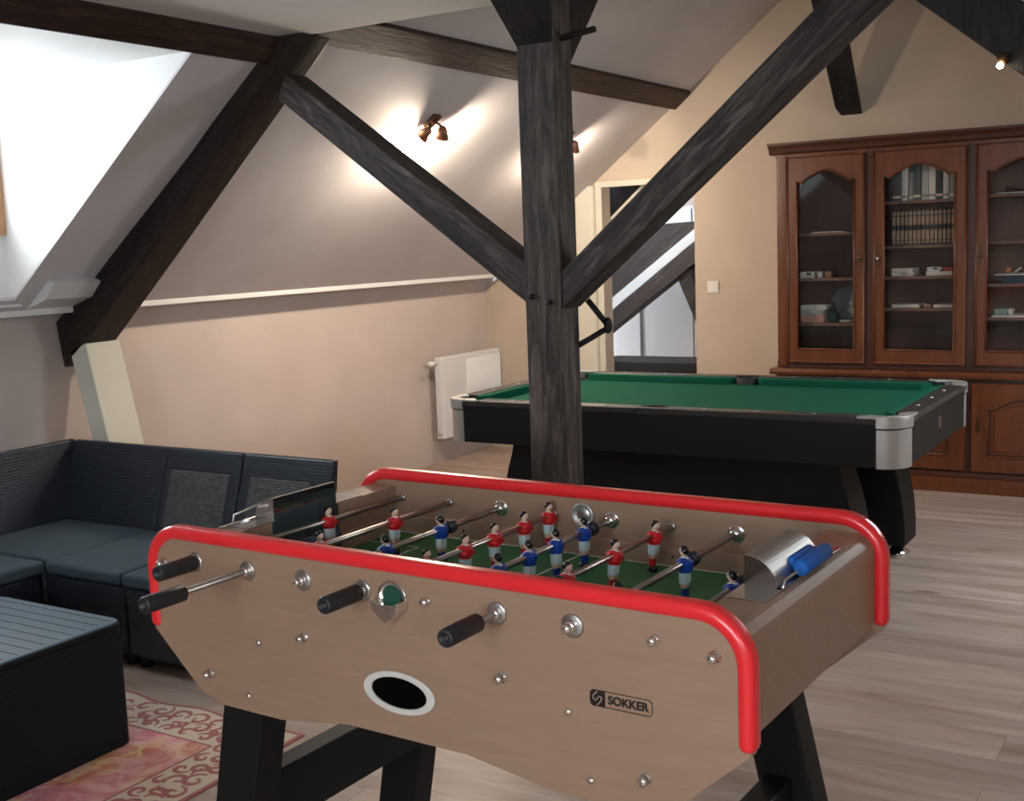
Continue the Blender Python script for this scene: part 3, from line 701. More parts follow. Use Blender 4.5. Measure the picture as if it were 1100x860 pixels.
# maker's badge on the end apron
MB().box(HL - .0125, HL - .010, -.03, .03, .665, .71, cmat('bronze badge', (.12, .05, .04), .4)).box(HL - .0105, HL - .0095, -.022, -.004, .672, .703, M['railtop']).box(HL - .0105, HL - .0095, .004, .022, .672, .703, M['railtop']).build('badge', pt)
# legs
def legprof(sx):
    o_ = [(.76, .60), (.775, .53), (.80, .45), (.822, .36), (.842, .25), (.85, .15), (.85, .06)]
    i_ = [(.70, .06), (.66, .16), (.60, .28), (.55, .40), (.48, .52), (.42, .60)]
    return [(sx * p[0], p[1]) for p in o_ + i_]
for sx in (-1, 1):
    for sy in (-1, 1):
        ya, yb = sorted((sy * (HW - .14), sy * (HW - .36)))
        lg = MB().prism(legprof(sx), ya, yb, 'black').build('leg', pt, .006)
        MB().lathe([(0, 0), (.058, 0), (.060, .006), (.045, .018), (.022, .038), (.012, .046), (.010, .062), (.018, .064), (.018, .068), (0, .068)], 'chrome', Matrix.Translation((sx * .79, sy * (HW - .25), 0)), 28).build('levelling_foot', lg)
MB().box(-.62, .62, -HW + .17, -HW + .20, .22, .60, 'black').build('side_panel', pt, .004)
MB().box(-.62, .62, HW - .20, HW - .17, .22, .60, 'black').build('side_panel', pt, .004)
for sx in (-1, 1): MB().box(*sorted((sx * .60, sx * .63)), -HW + .30, HW - .30, .24, .60, 'black').build('end_panel', pt, .004)
tag(pt, 'black pool table with green cloth and silver corner caps behind the post', 'pool table')

# ------------------------------------------------------------------ football table
FO = (-1.88, 1.7354, 0); FR = -.0361
ft = empty('football_table', FO, FR)
XA, XB = -.152, 1.252; W_ = .701; TH = .024; ZR = .856; SP = .155
XC = (XA + XB) / 2
half = [(0, .572), (.145, .572), (.335 - .0, .549), (.49, .549), (.56, .568 + .004), (XC - XA, .697)]
def panel_poly():
    rr = []
    h = XC - XA
    right = [(0, .575), (.145, .575), (.325, .549), (.50, .549), (.562, .568), (h - .003, .690)]
    left = [(-x, z) for x, z in right][::-1]
    low = [(XC + x, z) for x, z in left[:-1]] + [(XC + x, z) for x, z in right[1:]]
    r = .078; n = 8
    topr = [(XC + h - .008 - r + r * math.cos(a), .915 - r + r * math.sin(a)) for a in [PI / 2 * k / n for k in range(n + 1)]]
    topl = [(XC - h + .008 + r + r * math.cos(a), .915 - r + r * math.sin(a)) for a in [PI / 2 + PI / 2 * k / n for k in range(n + 1)]]
    return low + topr + topl
pp = panel_poly()
for (ya, yb) in ((0, TH), (W_, W_ + TH)):
    MB().prism(pp, ya, yb, 'beige').build('side_panel', ft, .002)
# red rails
def rail(ya, yb):
    h = XC - XA; th = .030; n = 8
    def path(off):
        r = .098 - off; P = [(XC - h + off - .004, .694)]
        P += [(XC - h + off + r + r * math.cos(a) - .004, .928 - off - r + r * math.sin(a)) for a in [PI - PI / 2 * k / n for k in range(n + 1)]]
        P += [(XC, .928 - off)]
        P += [(XC + h - off - r + r * math.cos(a) + .004, .928 - off - r + r * math.sin(a)) for a in [PI / 2 - PI / 2 * k / n for k in range(n + 1)]]
        P += [(XC + h - off + .004, .694)]; return P
    o = MB().band(path(0), path(th), ya, yb, 'red').build('rail', ft, .0135, 5, 50); return o
rail(-.008, TH + .008); rail(W_ - .008, W_ + TH + .008)
# bed of the pitch
ZF = .768
MB().box(-.03, 1.135, TH, W_, ZF - .012, ZF, 'pitch').build('playing_field', ft)
ln = MB(); zl0, zl1 = ZF + .0002, ZF + .0008
def line(x0, y0, x1, y1, w=.0045):
    d = Vector((x1 - x0, y1 - y0)); n_ = Vector((-d.y, d.x)).normalized() * w / 2
    ln.prism([(x0 + n_.x, y0 + n_.y), (x1 + n_.x, y1 + n_.y), (x1 - n_.x, y1 - n_.y), (x0 - n_.x, y0 - n_.y)], zl0, zl1, 'line', 'z')
YN, YFr = TH + .012, W_ - .014; cxm = .5425; cym = (TH + W_) / 2
line(-.02, YN, 1.125, YN); line(-.02, YFr, 1.125, YFr); line(-.02, YN, -.02, YFr); line(1.125, YN, 1.125, YFr); line(cxm, YN, cxm, YFr)
for sgn, xe in ((1, -.02), (-1, 1.125)):
    line(xe, cym - .21, xe + sgn * .165, cym - .21); line(xe, cym + .21, xe + sgn * .165, cym + .21); line(xe + sgn * .165, cym - .21, xe + sgn * .165, cym + .21)
    line(xe, cym - .13, xe + sgn * .075, cym - .13); line(xe, cym + .13, xe + sgn * .075, cym + .13); line(xe + sgn * .075, cym - .13, xe + sgn * .075, cym + .13)
ring = [(cxm + .10 * math.cos(2 * PI * k / 40), cym + .10 * math.sin(2 * PI * k / 40)) for k in range(40)]
for k in range(40): line(*ring[k], *ring[(k + 1) % 40])
ln.build('pitch_markings', ft)
# inner side ledges
for (ya, yb) in ((TH, TH + .012), (W_ - .012, W_)):
    MB().prism([(ya, ZF - .01), (yb, ZF - .01), (yb, .813), (ya, .813)] if ya > .3 else [(ya, ZF - .01), (yb, ZF - .01), (yb, .813), (ya, .813)], -.02, 1.125, 'beige', 'x').build('ledge', ft, .004)
# end boxes with goal mouth
GY0, GY1 = .25, .475
for sgn in (-1, 1):
    xi = -.022 if sgn < 0 else 1.130; xo = -.132 if sgn < 0 else 1.232
    e_ = MB()
    def seg(ya, yb, xin):
        r = .035; x_out = xo; s_ = sgn; n = 6
        arc = [(x_out - s_ * r + s_ * r * math.cos(a), .885 - r + r * math.sin(a)) for a in [PI / 2 * k / n for k in range(n + 1)]]
        e_.prism([(xin, .67 + .0), (x_out - s_ * .03, .67), (x_out, .70)] + arc + [(xin, .885)], ya, yb, 'beige')
    seg(TH, GY0, xi); seg(GY0, GY1, xo - sgn * .045); seg(GY1, W_, xi)
    e_.box(*sorted((xi, xo - sgn * .045)), GY0, GY1, .69, .755, 'beige')
    e_.build('end_panel', ft)
    # lower ledge across the end, interrupted by the goal
    for (ya, yb) in ((TH, GY0), (GY1, W_)):
        MB().box(*sorted((xi, xi - sgn * .010)), ya, yb, ZF - .01, .813, 'beige').build('end_ledge', ft, .003)
    # goal: steel chute, plate and quarter-round hood
    g_ = MB()
    xb_ = xo - sgn * .046
    n = 8; chute = [(xi - sgn * .0, .760)] + [(xb_ - sgn * (.045 - .045 * math.sin(a)), .765 + .045 - .045 * math.cos(a)) for a in [PI / 2 * k / n for k in range(n + 1)]] + [(xb_, .884)]
    ch2 = [(x - sgn * -.001, z - .001) for x, z in chute]
    g_.band(chute, [(x + sgn * .0015, z - .0015) for x, z in chute], GY0 + .001, GY1 - .001, 'chute')
    g_.box(*sorted((xi, xb_)), GY0 - .0015, GY0 + .001, .76, .884, 'mirror'); g_.box(*sorted((xi, xb_)), GY1 - .001, GY1 + .0015, .76, .884, 'mirror')
    go = g_.build('goal', ft)
    h_ = MB(); R = .052; xf = xi + sgn * .002
    arc = [(xf + sgn * (R * math.sin(a)) * 1.15, .887 + R * math.cos(a)) for a in [PI / 2 * k / 12 for k in range(13)]]
    arci = [(xf + sgn * ((R - .0015) * math.sin(a)) * 1.15, .887 + (R - .0015) * math.cos(a)) for a in [PI / 2 * k / 12 for k in range(13)]]
    h_.band(arc, arci, GY0 + .01, GY1 - .005, 'steel' if sgn > 0 else 'mirror')
    h_.prism([(xf, .887)] + arc, GY0 + .008, GY0 + .0105, 'mirror'); h_.prism([(xf, .887)] + arc, GY1 - .0055, GY1 - .003, 'mirror')
    h_.build('goal_hood', go)
    p_ = MB(); xp0, xp1 = xi, xo - sgn * .028
    # mirror plate around the hood
    p_.box(*sorted((xp0, xp1)), GY0 - .075, GY0 + .012, .885, .8872, 'mirror'); p_.box(*sorted((xp0, xp1)), GY1 - .006, GY1 + .09, .885, .8872, 'mirror')
    p_.box(*sorted((xf + sgn * R * 1.15, xp1)), GY0, GY1, .885, .8872, 'mirror')
    p_.build('top_plate', ft, .0006)
    # wire score counter
    xw = xo - sgn * .036
    if sgn > 0:
        xw += .006; pts = [(xw - .016, GY0 + .02, .887), (xw - .018, GY0 + .03, .903), (xw - .018, GY1 - .02, .916), (xw + .0, GY1 - .01, .905)]
        sc_ = MB().tube(pts, .0022, 'chrome', 8).tube([(xw + .004, GY0 + .0, .888), (xw + .004, GY0 + .012, .902), (xw + .004, GY1 + .02, .905), (xw + .004, GY1 + .03, .888)], .0022, 'chrome', 8).build('counter_wire', ft)
        for (x, ya, yb, z, r) in ((xw + .004, GY0 + .085, GY0 + .225, .9045, .0155), (xw - .018, GY0 + .095, GY0 + .20, .911, .0095)):
            MB().lathe([(0, 0), (r * .8, 0), (r, .005), (r, yb - ya - .005), (r * .8, yb - ya), (0, yb - ya)], 'foamblue', at((x, ya, z), (0, 1, 0)), 20).build('foam_counter', sc_)
    else:
        xw = xo + .012
        MB().tube([(-.095, GY0 - .055, .886), (-.097, GY0 - .045, .905), (-.100, GY0 + .05, .915), (-.105, GY0 + .2, .915), (-.10, GY0 + .205, .886)], .0022, 'chrome', 8).tube([(-.088, GY0 - .10, .888), (-.085, GY0 + .02, .889)], .003, 'chrome', 8).build('counter_wire', ft)
# cabinet underside
MB().box(-.02, 1.12, TH, W_, .60, .615, 'blackmatte').build('base_board', ft)
# legs (splayed)
def leg(x0, x1, s_, ya, yb, y_sp):
    z1, z0 = .60, 0.
    dx = s_ * .125
    V = []
    for z, d, dy in ((z1, 0, 0), (z0, dx, y_sp)):
        V += [(x0 + d, ya + dy, z), (x1 + d, ya + dy, z), (x1 + d, yb + dy, z), (x0 + d, yb + dy, z)]
    MB().add(V, [(0, 1, 2, 3), (4, 7, 6, 5), (0, 4, 5, 1), (1, 5, 6, 2), (2, 6, 7, 3), (3, 7, 4, 0)], 'black').build('leg', ft, .006)
XLg = (.034, .152)
mirror = lambda x: 2 * XC - x
leg(*XLg, -1, TH + .004, TH + .085, 0); leg(*XLg, -1, W_ - .085, W_ - .004, .02)
leg(mirror(XLg[1]), mirror(XLg[0]), 1, TH + .004, TH + .085, 0); leg(mirror(XLg[1]), mirror(XLg[0]), 1, W_ - .085, W_ - .004, .02)
for xc in (.05, mirror(.05)):
    MB().box(xc - .03, xc + .03, TH + .07, W_ - .07, .225, .36, 'black').build('stretcher', ft, .005)
# fittings -----------------------------------------------------------------
def ngon_plate(b, x, y, z, r, n, th, m, d, ph=0):
    T = at((x, y, z), d) @ Matrix.Rotation(ph, 4, 'Z')
    b.lathe([(0, 0), (r, 0), (r, th * .6), (r * .85, th), (0, th)], m, T, n)
for i in range(8):
    x = SP * i
    near_oct = i in (0, 1, 3, 5); near_round = i in (2, 6); 
    b = MB()
    if near_oct: ngon_plate(b, x, 0, ZR, .0215, 8, .004, 'steel', (0, -1, 0), PI / 8)
    if near_round: ngon_plate(b, x, 0, ZR, .0215, 24, .004, 'steel', (0, -1, 0))
    if near_oct or near_round:
        b.lathe([(.011, 0), (.011, .008), (.008, .011), (.006, .011)], 'chrome', at((x, -.003, ZR), (0, -1, 0)), 16)
    else: b.lathe([(.009, 0), (.009, .004), (.006, .006)], 'chrome', at((x, 0, ZR), (0, -1, 0)), 16)
    b.build('rod_bearing', ft)
    b = MB(); big = i in (2, 4, 6)
    if big:
        ngon_plate(b, x, W_, ZR, .0205, 24, .004, 'chrome', (0, -1, 0)); b.lathe([(.014, 0), (.013, .01), (.008, .014)], 'chrome', at((x, W_ - .003, ZR), (0, -1, 0)), 16)
    else: b.lathe([(.010, 0), (.010, .005), (.007, .007)], 'steel', at((x, W_, ZR), (0, -1, 0)), 16)
    b.build('rod_bearing', ft)
    b = MB(); b.lathe([(.018, 0), (.018, .004), (.009, .006), (.009, .012)], 'steel', at((x, W_ + TH, ZR), (0, 1, 0)), 16); b.build('rod_bearing', ft)
# screws on the near panel
dome_pts = [(-.100, .843), (1.191, .845), (.022, .614), (.303, .738), (.781, .739), (1.064, .614)]
small_pts = [(.134, .585), (.173, .706), (.916, .701), (.957, .586)]
for (x, z) in dome_pts:
    MB().lathe([(.0105, 0), (.0105, .002), (.006, .003), (.006, .010), (.0085, .011), (.0085, .018), (.005, .021), (0, .021)], 'chrome', at((x, 0, z), (0, -1, 0)), 14).build('bolt', ft)
for (x, z) in small_pts:
    MB().lathe([(.007, 0), (.006, .004), (0, .006)], 'chrome', at((x, 0, z), (0, -1, 0)), 12).build('screw', ft)
for (x, z) in ((.39, .79), (.48, .79), (.66, .795), (.78, .79), (.20, .79)):
    MB().lathe([(.0035, 0), (.003, .002), (0, .003)], 'iron', at((x, W_ - .012, z), (0, -1, 0)), 10).build('screw', ft)
# ball serving cup, outside
c = MB()
T = at((.541, 0, .853), (0, -1, 0))
c.lathe([(.033, 0), (.034, .006), (.031, .008), (.024, .006), (.022, .002), (0, .001)], 'chrome', T, 28)
c.prism([(.541 - .033, .853), (.541 - .030, .832), (.541 - .004, .812), (.541 + .006, .812), (.541 + .032, .834), (.541 + .033, .853), (.541 + .02, .846), (.541 - .02, .846)], -.032, -.002, 'chrome')
c.build('ball_cup', ft, .004, 3)
MB().prism([(.541 + .021 * math.cos(k * PI / 12), .857 + .021 * math.sin(k * PI / 12)) for k in range(24)], -.006, -.003, cmat('green cup back', (.015, .07, .045), .35)).build('cup_back', ft)
# ball entry ring inside far wall
c = MB(); c.lathe([(.030, 0), (.030, .004), (.027, .007), (.023, .005), (.020, .001), (.016, .0005), (.0, .0008)], 'alu', at((.544, W_, .861), (0, -1, 0)), 28); c.build('ball_entry_ring', ft)
MB().lathe([(.019, .0), (.017, .0018), (0, .0022)], 'steel', at((.544, W_, .861), (0, -1, 0)), 20).build('entry_cap', ft)
# oval ball return
c = MB(); n = 48; xo_, zo_ = .543, .667
o_ = [(xo_ + .086 * math.cos(2 * PI * k / n), zo_ + .0415 * math.sin(2 * PI * k / n)) for k in range(n)]
i_ = [(xo_ + .067 * math.cos(2 * PI * k / n), zo_ + .030 * math.sin(2 * PI * k / n)) for k in range(n)]
c.band(o_, i_, -.006, .0, cmat('ivory plastic ring', (.62, .58, .54), .3), 'y', True).build('ball_return_ring', ft, .002)
MB().prism(i_, -.0015, -.0005, mat('painted recess shade', (.001, .001, .001), .9, spec=.05)).build('ball_return_shade', ft)  # flat disc; the shade of the recess is put into its black colour
# maker's plate with lettering
lo = MB(); lx0, lx1, lz0, lz1 = .960, 1.078, .722, .751
def rrect(x0, x1, z0, z1, r, n=5):
    P = []
    for (cx, cz, a0) in ((x1 - r, z1 - r, 0), (x0 + r, z1 - r, PI / 2), (x0 + r, z0 + r, PI), (x1 - r, z0 + r, 1.5 * PI)):
        P += [(cx + r * math.cos(a0 + PI / 2 * k / n), cz + r * math.sin(a0 + PI / 2 * k / n)) for k in range(n + 1)]
    return P
ink = cmat('black print', (.012, .009, .010), .4)
lo.band(rrect(lx0, lx1, lz0, lz1, .008), rrect(lx0 + .0012, lx1 - .0012, lz0 + .0012, lz1 - .0012, .007), -.0012, 0, ink, 'y', True)
q = rrect(lx0, lx0 + .05, lz0, lz1, .008); q = [(min(x, lx0 + .029), z) for x, z in q]
lo.prism(q, -.0012, 0, ink); lg = lo.build('logo_plate', ft)
em = MB()
S = [(.0, .0125), (-.0085, .004), (-.0085, -.001), (-.0045, -.0045), (.004, .004), (.0085, .003), (.0085, -.002), (-.001, -.0125)]
cx_, cz_ = lx0 + .0145, (lz0 + lz1) / 2
em.tube([(cx_ + x * .95, -.0014, cz_ + z * 1.0) for x, z in S], .0010, cmat('beige print', (.42, .29, .20), .4), 6); em.build('emblem', lg)
cu = bpy.data.curves.new('lettering', 'FONT'); cu.body = 'SOKKER'; cu.size = .0205; cu.extrude = .0004; cu.offset = .0007
cu.align_x = 'CENTER'; cu.align_y = 'CENTER'
to = bpy.data.objects.new('lettering', cu); COL.objects.link(to)
dg = bpy.context.evaluated_depsgraph_get(); me = bpy.data.meshes.new_from_object(to.evaluated_get(dg)); bpy.data.objects.remove(to)
me.materials.clear(); me.materials.append(ink)
wx_ = max(v.co.x for v in me.vertices) - min(v.co.x for v in me.vertices); k_ = .077 / wx_
for v in me.vertices: v.co.x *= k_
to = bpy.data.objects.new('lettering', me); COL.objects.link(to); to.parent = lg; to.rotation_euler = (PI / 2, 0, 0)
to.location = (lx0 + .0725, -.0008, (lz0 + lz1) / 2)

# players ---------------------------------------------------------------
def figure_mesh(name, shirt):
    # faces +X; origin at the rod axis
    b = MB()
    b.ell((.0005, 0, .0245), (.0098, .0088, .0108), 'skin', 16)           # head
    b.tube([(0, 0, .006), (0, 0, .018)], .0055, 'skin', 10)
    b.tube([(0, 0, -.019), (0, 0, -.008), (0, 0, .004), (0, 0, .0115)], [.0140, .0172, .0182, .008], 'skin', 16)
    for s_ in (-1, 1):
        b.tube([(-.001, s_ * .014, .008), (-.002, s_ * .0235, -.004), (.0125, s_ * .0115, -.008)], [.0058, .0062, .0055], 'skin', 10)
        b.tube([(0, s_ * .0058, -.016), (0, s_ * .0064, -.038), (0, s_ * .0048, -.052), (0, s_ * .0036, -.070)], [.0098, .0092, .0062, .0062], 'skin', 12)
    b.ell((.001, 0, -.075), (.0130, .0115, .0095), 'skin', 16)
    b.tube([(.0090, 0, .0235), (.0118, 0, .0222)], [.0022, .0014], 'skin', 6)
    o = b.build('proto'); md = o.modifiers.new('r', 'REMESH'); md.mode = 'VOXEL'; md.voxel_size = .0009; md.use_smooth_shade = True
    sm = o.modifiers.new('s', 'SMOOTH'); sm.factor = .5; sm.iterations = 3
    dg = bpy.context.evaluated_depsgraph_get(); me = bpy.data.meshes.new_from_object(o.evaluated_get(dg)); me.name = name
    bpy.data.objects.remove(o)
    me.materials.clear()
    for k in ('skin', shirt, 'mwhite', 'hair'): me.materials.append(M[k])
    sock = M[shirt]
    for p in me.polygons:
        c = p.center; z = c.z; p.use_smooth = True
        if z > .0125:
            idx = 0
            hx = c.x + (z - .0235) * -.9
            if z > .0165 and (hx < .0008): idx = 3
        elif z > .0100 and abs(c.y) < .006: idx = 2
        elif z > -.0175: idx = 1
        elif z > -.040: idx = 2
        elif z > -.050: idx = 0
        elif z > -.067: idx = 1
        else: idx = 3
        p.material_index = idx
    return me
MR = figure_mesh('player red', 'mred'); MBl = figure_mesh('player blue', 'mblue')
def rod(i, ys, red, near_tip, handle, bump_y, lean=0.):
    x = SP * i
    yn = near_tip; yf_ = W_ + TH + .03
    if handle == 'near': ro = MB().tube([(0, yn + .02, 0), (0, yf_, 0)], .0068, 'rod', 12)
    else: ro = MB().tube([(0, yn, 0), (0, W_ + TH + .07, 0)], .0068, 'rod', 12); 
    if handle == 'far': ro.lathe([(.004, 0), (.0085, .004), (.0085, .010), (.005, .013), (0, .013)], 'chrome', at((0, yn, 0), (0, -1, 0)), 14)
    r = ro.build('rod', ft, loc=(x, 0, ZR))
    hh = MB(); hl = .098
    if handle == 'near': hh.lathe([(0, .012), (.0085, .012), (.0085, 0), (.0145, 0), (.0168, .004), (.0168, hl - .004), (.013, hl), (.0, hl)], 'rubber', at((0, yn, 0), (0, 1, 0)), 24)
    else: hh.lathe([(0, hl), (.010, hl), (.0155, hl - .004), (.0168, hl * .5), (.0155, .004), (.012, 0), (0, 0)], 'rubber', at((0, W_ + TH + .06, 0), (0, 1, 0)), 24)
    hh.build('handle', r)
    for y in ys:
        o = bpy.data.objects.new('player_figure', MR if red else MBl); COL.objects.link(o); o.parent = r; o.location = (0, y, 0)
        o.rotation_euler = (0, lean, 0 if red else PI)
    for y in bump_y:
        MB().lathe([(.007, 0), (.0145, .001), (.0155, .004), (.0155, .016), (.0145, .019), (.007, .020)], 'rubber', at((0, y - .01, 0), (0, 1, 0)), 20).build('bumper', r)
rod(0, [.415], True, -.104, 'near', [.165], -.05)
rod(1, [.215, .475], True, -.266, 'near', [.18], .03)
rod(2, [.05 + .01, .255, .452], False, -.012, 'far', [.49])
rod(3, [.198, .333, .444, .565, .672], True, -.112, 'near', [.165], .02)
rod(4, [.122, .232, .345, .452, .572], False, -.004, 'far', [.608])
rod(5, [.238, .430, .612], True, -.156, 'near', [.202], .10)
rod(6, [.162, .438], False, -.014, 'far', [.474])
rod(7, [.315], False, -.006, 'far', [.36])
tag(ft, 'beige table football table with red rails and chrome rods in the foreground', 'football table')

# ------------------------------------------------------------------ sofa
SX, SY = -4.62, 3.54; ZB = .685; ZS = .315
so = empty('corner_sofa', (SX, SY, 0))
def so_box(name, x0, x1, y0, y1, z0, z1, m, bv=.01): return MB().box(x0 - SX, x1 - SX, y0 - SY, y1 - SY, z0, z1, m).build(name, so, bv, 3)
xm = [-4.62, -3.90, -3.455, -3.02]
# seat bases
so_box('seat_base', -4.62, -3.905, 2.83, 3.48, .05, ZS, 'rattan', .02)
so_box('seat_base', xm[1] + .004, xm[2] - .003, 2.83, 3.48, .05, ZS, 'rattan', .02)
so_box('seat_base', xm[2] + .003, xm[3], 2.83, 3.48, .05, ZS, 'rattan', .02)
so_box('seat_base', -4.62, -3.905, 2.20, 2.825, .05, ZS, 'rattan', .02)
so_box('seat_base', -4.62, -3.905, 1.50, 2.195, .05, ZS, 'rattan', .02)
# backrests along X (leaning)
def back_x(x0, x1, flare=0):
    z0, z1 = .05, ZB
    V = []
    for z, yy, e_ in ((.28, 3.40, 0), (ZB, 3.535, flare), (ZB, 3.565, flare), (.05, 3.50, 0), (.05, 3.40, 0)):
        V.append((x0, yy, z)); V.append((x1 + e_, yy, z))
    V = [(x - SX, y - SY, z) for x, y, z in V]
    F = [(0, 2, 4, 6, 8), (1, 9, 7, 5, 3)] + [(2 * i, 2 * ((i + 1) % 5), 2 * ((i + 1) % 5) + 1, 2 * i + 1) for i in range(5)]
    o = MB().add(V, F, 'rattan').build('backrest', so, .008, 3)
    return o
def mesh_panel(o, x0, x1):
    zt, zb = .60, .345
    f = lambda z: 3.40 + (z - .28) * (.135 / (ZB - .28)) - .003
    V = [(x0, f(zb), zb), (x1, f(zb), zb), (x1, f(zt), zt), (x0, f(zt), zt)]
    V += [(x, y + .004, z) for x, y, z in V]; V = [(x - SX, y - SY, z) for x, y, z in V]
    MB().add(V, [(0, 1, 2, 3), (4, 7, 6, 5), (0, 4, 5, 1), (1, 5, 6, 2), (2, 6, 7, 3), (3, 7, 4, 0)], 'rattanmesh').build('mesh_panel', o)
b1 = back_x(-4.56, xm[1] - .05); b2 = back_x(-3.945, -3.505); b3 = back_x(-3.497, -3.05, .03)
mesh_panel(b2, -3.90, -3.56); mesh_panel(b3, -3.44, -3.12)
def back_y(y0, y1):
    V = []
    for z, xx in ((.28, -4.46), (ZB, -4.585), (ZB, -4.615), (.05, -4.56), (.05, -4.46)):
        V.append((xx, y0, z)); V.append((xx, y1, z))
    V = [(x - SX, y - SY, z) for x, y, z in V]
    F = [(0, 2, 4, 6, 8), (1, 9, 7, 5, 3)] + [(2 * i, 2 * ((i + 1) % 5), 2 * ((i + 1) % 5) + 1, 2 * i + 1) for i in range(5)]
    return MB().add(V, F, 'rattan').build('backrest', so, .008, 3)
back_y(2.83, 3.56); back_y(2.205, 2.823); back_y(1.50, 2.198)
for (x, y) in ((-3.50, 2.89), (-3.43, 2.89), (-3.86, 2.89), (-3.05, 2.89), (-3.95, 2.25), (-3.95, 1.56), (-4.55, 3.4), (-3.05, 3.4)):
    MB().lathe([(.022, 0), (.026, .055), (0, .055)], 'rattan', Matrix.Translation((x - SX, y - SY, 0)), 14).build('foot', so)
tag(so, 'dark graphite woven rattan corner sofa along the left wall', 'sofa')
def cushion(x0, x1, y0, y1, z, label):
    b = bmesh.new(); nx = ny = 14; V = []
    me_ = MB(); hx, hy = (x1 - x0) / 2, (y1 - y0) / 2
    def zt(u, v): return .048 + .014 * (1 - u ** 4) * (1 - v ** 4)
    top = [[None] * (ny + 1) for _ in range(nx + 1)]; verts = []; F = []
    for i in range(nx + 1):
        for j in range(ny + 1):
            u = i / nx * 2 - 1; v = j / ny * 2 - 1; verts.append((u * hx, v * hy, zt(u, v)))
    n0 = len(verts)
    for i in range(nx + 1):
        for j in range(ny + 1):
            u = i / nx * 2 - 1; v = j / ny * 2 - 1; verts.append((u * hx, v * hy, 0))
    idx = lambda i, j: i * (ny + 1) + j
    for i in range(nx):
        for j in range(ny):
            F.append((idx(i, j), idx(i + 1, j), idx(i + 1, j + 1), idx(i, j + 1)))
            F.append(tuple(n0 + k for k in (idx(i, j), idx(i, j + 1), idx(i + 1, j + 1), idx(i + 1, j))))
    for i in range(nx):
        F.append((idx(i, 0), n0 + idx(i, 0), n0 + idx(i + 1, 0), idx(i + 1, 0))); F.append((idx(i, ny), idx(i + 1, ny), n0 + idx(i + 1, ny), n0 + idx(i, ny)))
    for j in range(ny):
        F.append((idx(0, j), idx(0, j + 1), n0 + idx(0, j + 1), n0 + idx(0, j))); F.append((idx(nx, j), n0 + idx(nx, j), n0 + idx(nx, j + 1), idx(nx, j + 1)))
    b.free()
    o = me_.add(verts, F, 'cushion').build('seat_cushion', bevel=.014, seg=3, angle=50, loc=((x0 + x1) / 2, (y0 + y1) / 2, z))
    tag(o, label, 'cushion', 'sofa seat cushions')
cushion(-4.44, -3.885, 2.85, 3.37, ZS + .001, 'dark slate square cushion in the inner corner of the rattan sofa')
cushion(xm[1] + .02, xm[2] - .01, 2.82, 3.37, ZS + .001, 'slate seat cushion on the sofa, right of the corner cushion')
cushion(xm[2] + .004, xm[3] - .01, 2.82, 3.37, ZS + .001, 'slate seat cushion at the right end of the sofa behind the football table')
cushion(-4.44, -3.885, 2.22, 2.83, ZS + .001, 'slate seat cushion at the left edge of the photo, on the near arm')

# ------------------------------------------------------------------ coffee table
CX0, CX1, CY0, CY1 = -3.52, -2.905, 1.74, 2.375
ct = empty('coffee_table', ((CX0 + CX1) / 2, (CY0 + CY1) / 2, .004))
hw, hd = (CX1 - CX0) / 2, (CY1 - CY0) / 2
MB().prism(rrect(-hw, hw, -hd, hd, .035), .004, .375, 'rattandark', 'z').build('woven_body', ct, .004)
MB().prism(rrect(-hw - .002, hw + .002, -hd - .002, hd + .002, .04), .375, .392, 'rattandark', 'z').build('rim', ct, .004)
tp = MB(); tp.prism(rrect(-hw + .003, hw - .003, -hd + .003, hd - .003, .04), .390, .398, 'tabletop', 'z')
tpo = tp.build('top', ct, .003)
gv = MB(); k = 0; y = -hd + .035
while y < hd - .03:
    gv.box(-hw + .02, hw - .02, y, y + .0035, .3978, .3984, 'blackmatte'); y += .047
gv.build('groove', tpo)['kind'] = 'stuff'
tag(ct, 'square graphite rattan coffee table with slatted slate blue top on the rug', 'table')

# ------------------------------------------------------------------ rug
RX0, RX1, RY0, RY1 = -3.88, -2.458, 1.2, 2.66
rg = MB()
n = 60
top = [(RX1 - (RX1 - RX0) * k / n, RY1 + .012 * math.sin(k * .42) * (1 if k > 6 else 0)) for k in range(n + 1)]
rg.prism([(RX0, RY0), (RX1, RY0)] + top, .0, .006, 'rugscroll', 'z')
d_ = .014
rg.prism([(RX0 + d_, RY0 + d_), (RX1 - d_, RY0 + d_)] + [(min(x, RX1 - d_), y - d_) for x, y in top[:-1]] + [(RX0 + d_, RY1 - d_)], .006, .0066, 'rugcream', 'z')
bw = .20
rg.box(RX0 + bw, RX1 - bw, RY0 + bw, RY1 - bw, .0066, .0072, 'rugfield')
for (x0, x1, y0, y1) in ((RX0 + bw, RX1 - bw, RY1 - bw - .004, RY1 - bw + .004), (RX1 - bw - .004, RX1 - bw + .004, RY0 + bw, RY1 - bw)): rg.box(x0, x1, y0, y1, .0072, .0076, 'rugscroll')
zc = [0]
def scroll(cx, cy, r, a0, turns, w, z=.0066, m='rugscroll', hand=1):
    P = []; Q = []; nn = 22; zc[0] += 1; z = z + (zc[0] % 9) * .00007
    for k in range(nn + 1):
        u = k / nn; a = a0 + hand * turns * 2 * PI * u; rad = r * (1 - .82 * u); ww = min(w * (.45 + .9 * math.sin(PI * min(1, u * 1.15)) + (.5 if u > .9 else 0)), rad * 1.5)
        P.append((cx + (rad + ww / 2) * math.cos(a), cy + (rad + ww / 2) * math.sin(a))); Q.append((cx + (rad - ww / 2) * math.cos(a), cy + (rad - ww / 2) * math.sin(a)))
    rg.band(P, Q, z, z + .0006, m, 'z')
rnd = random.Random(3)
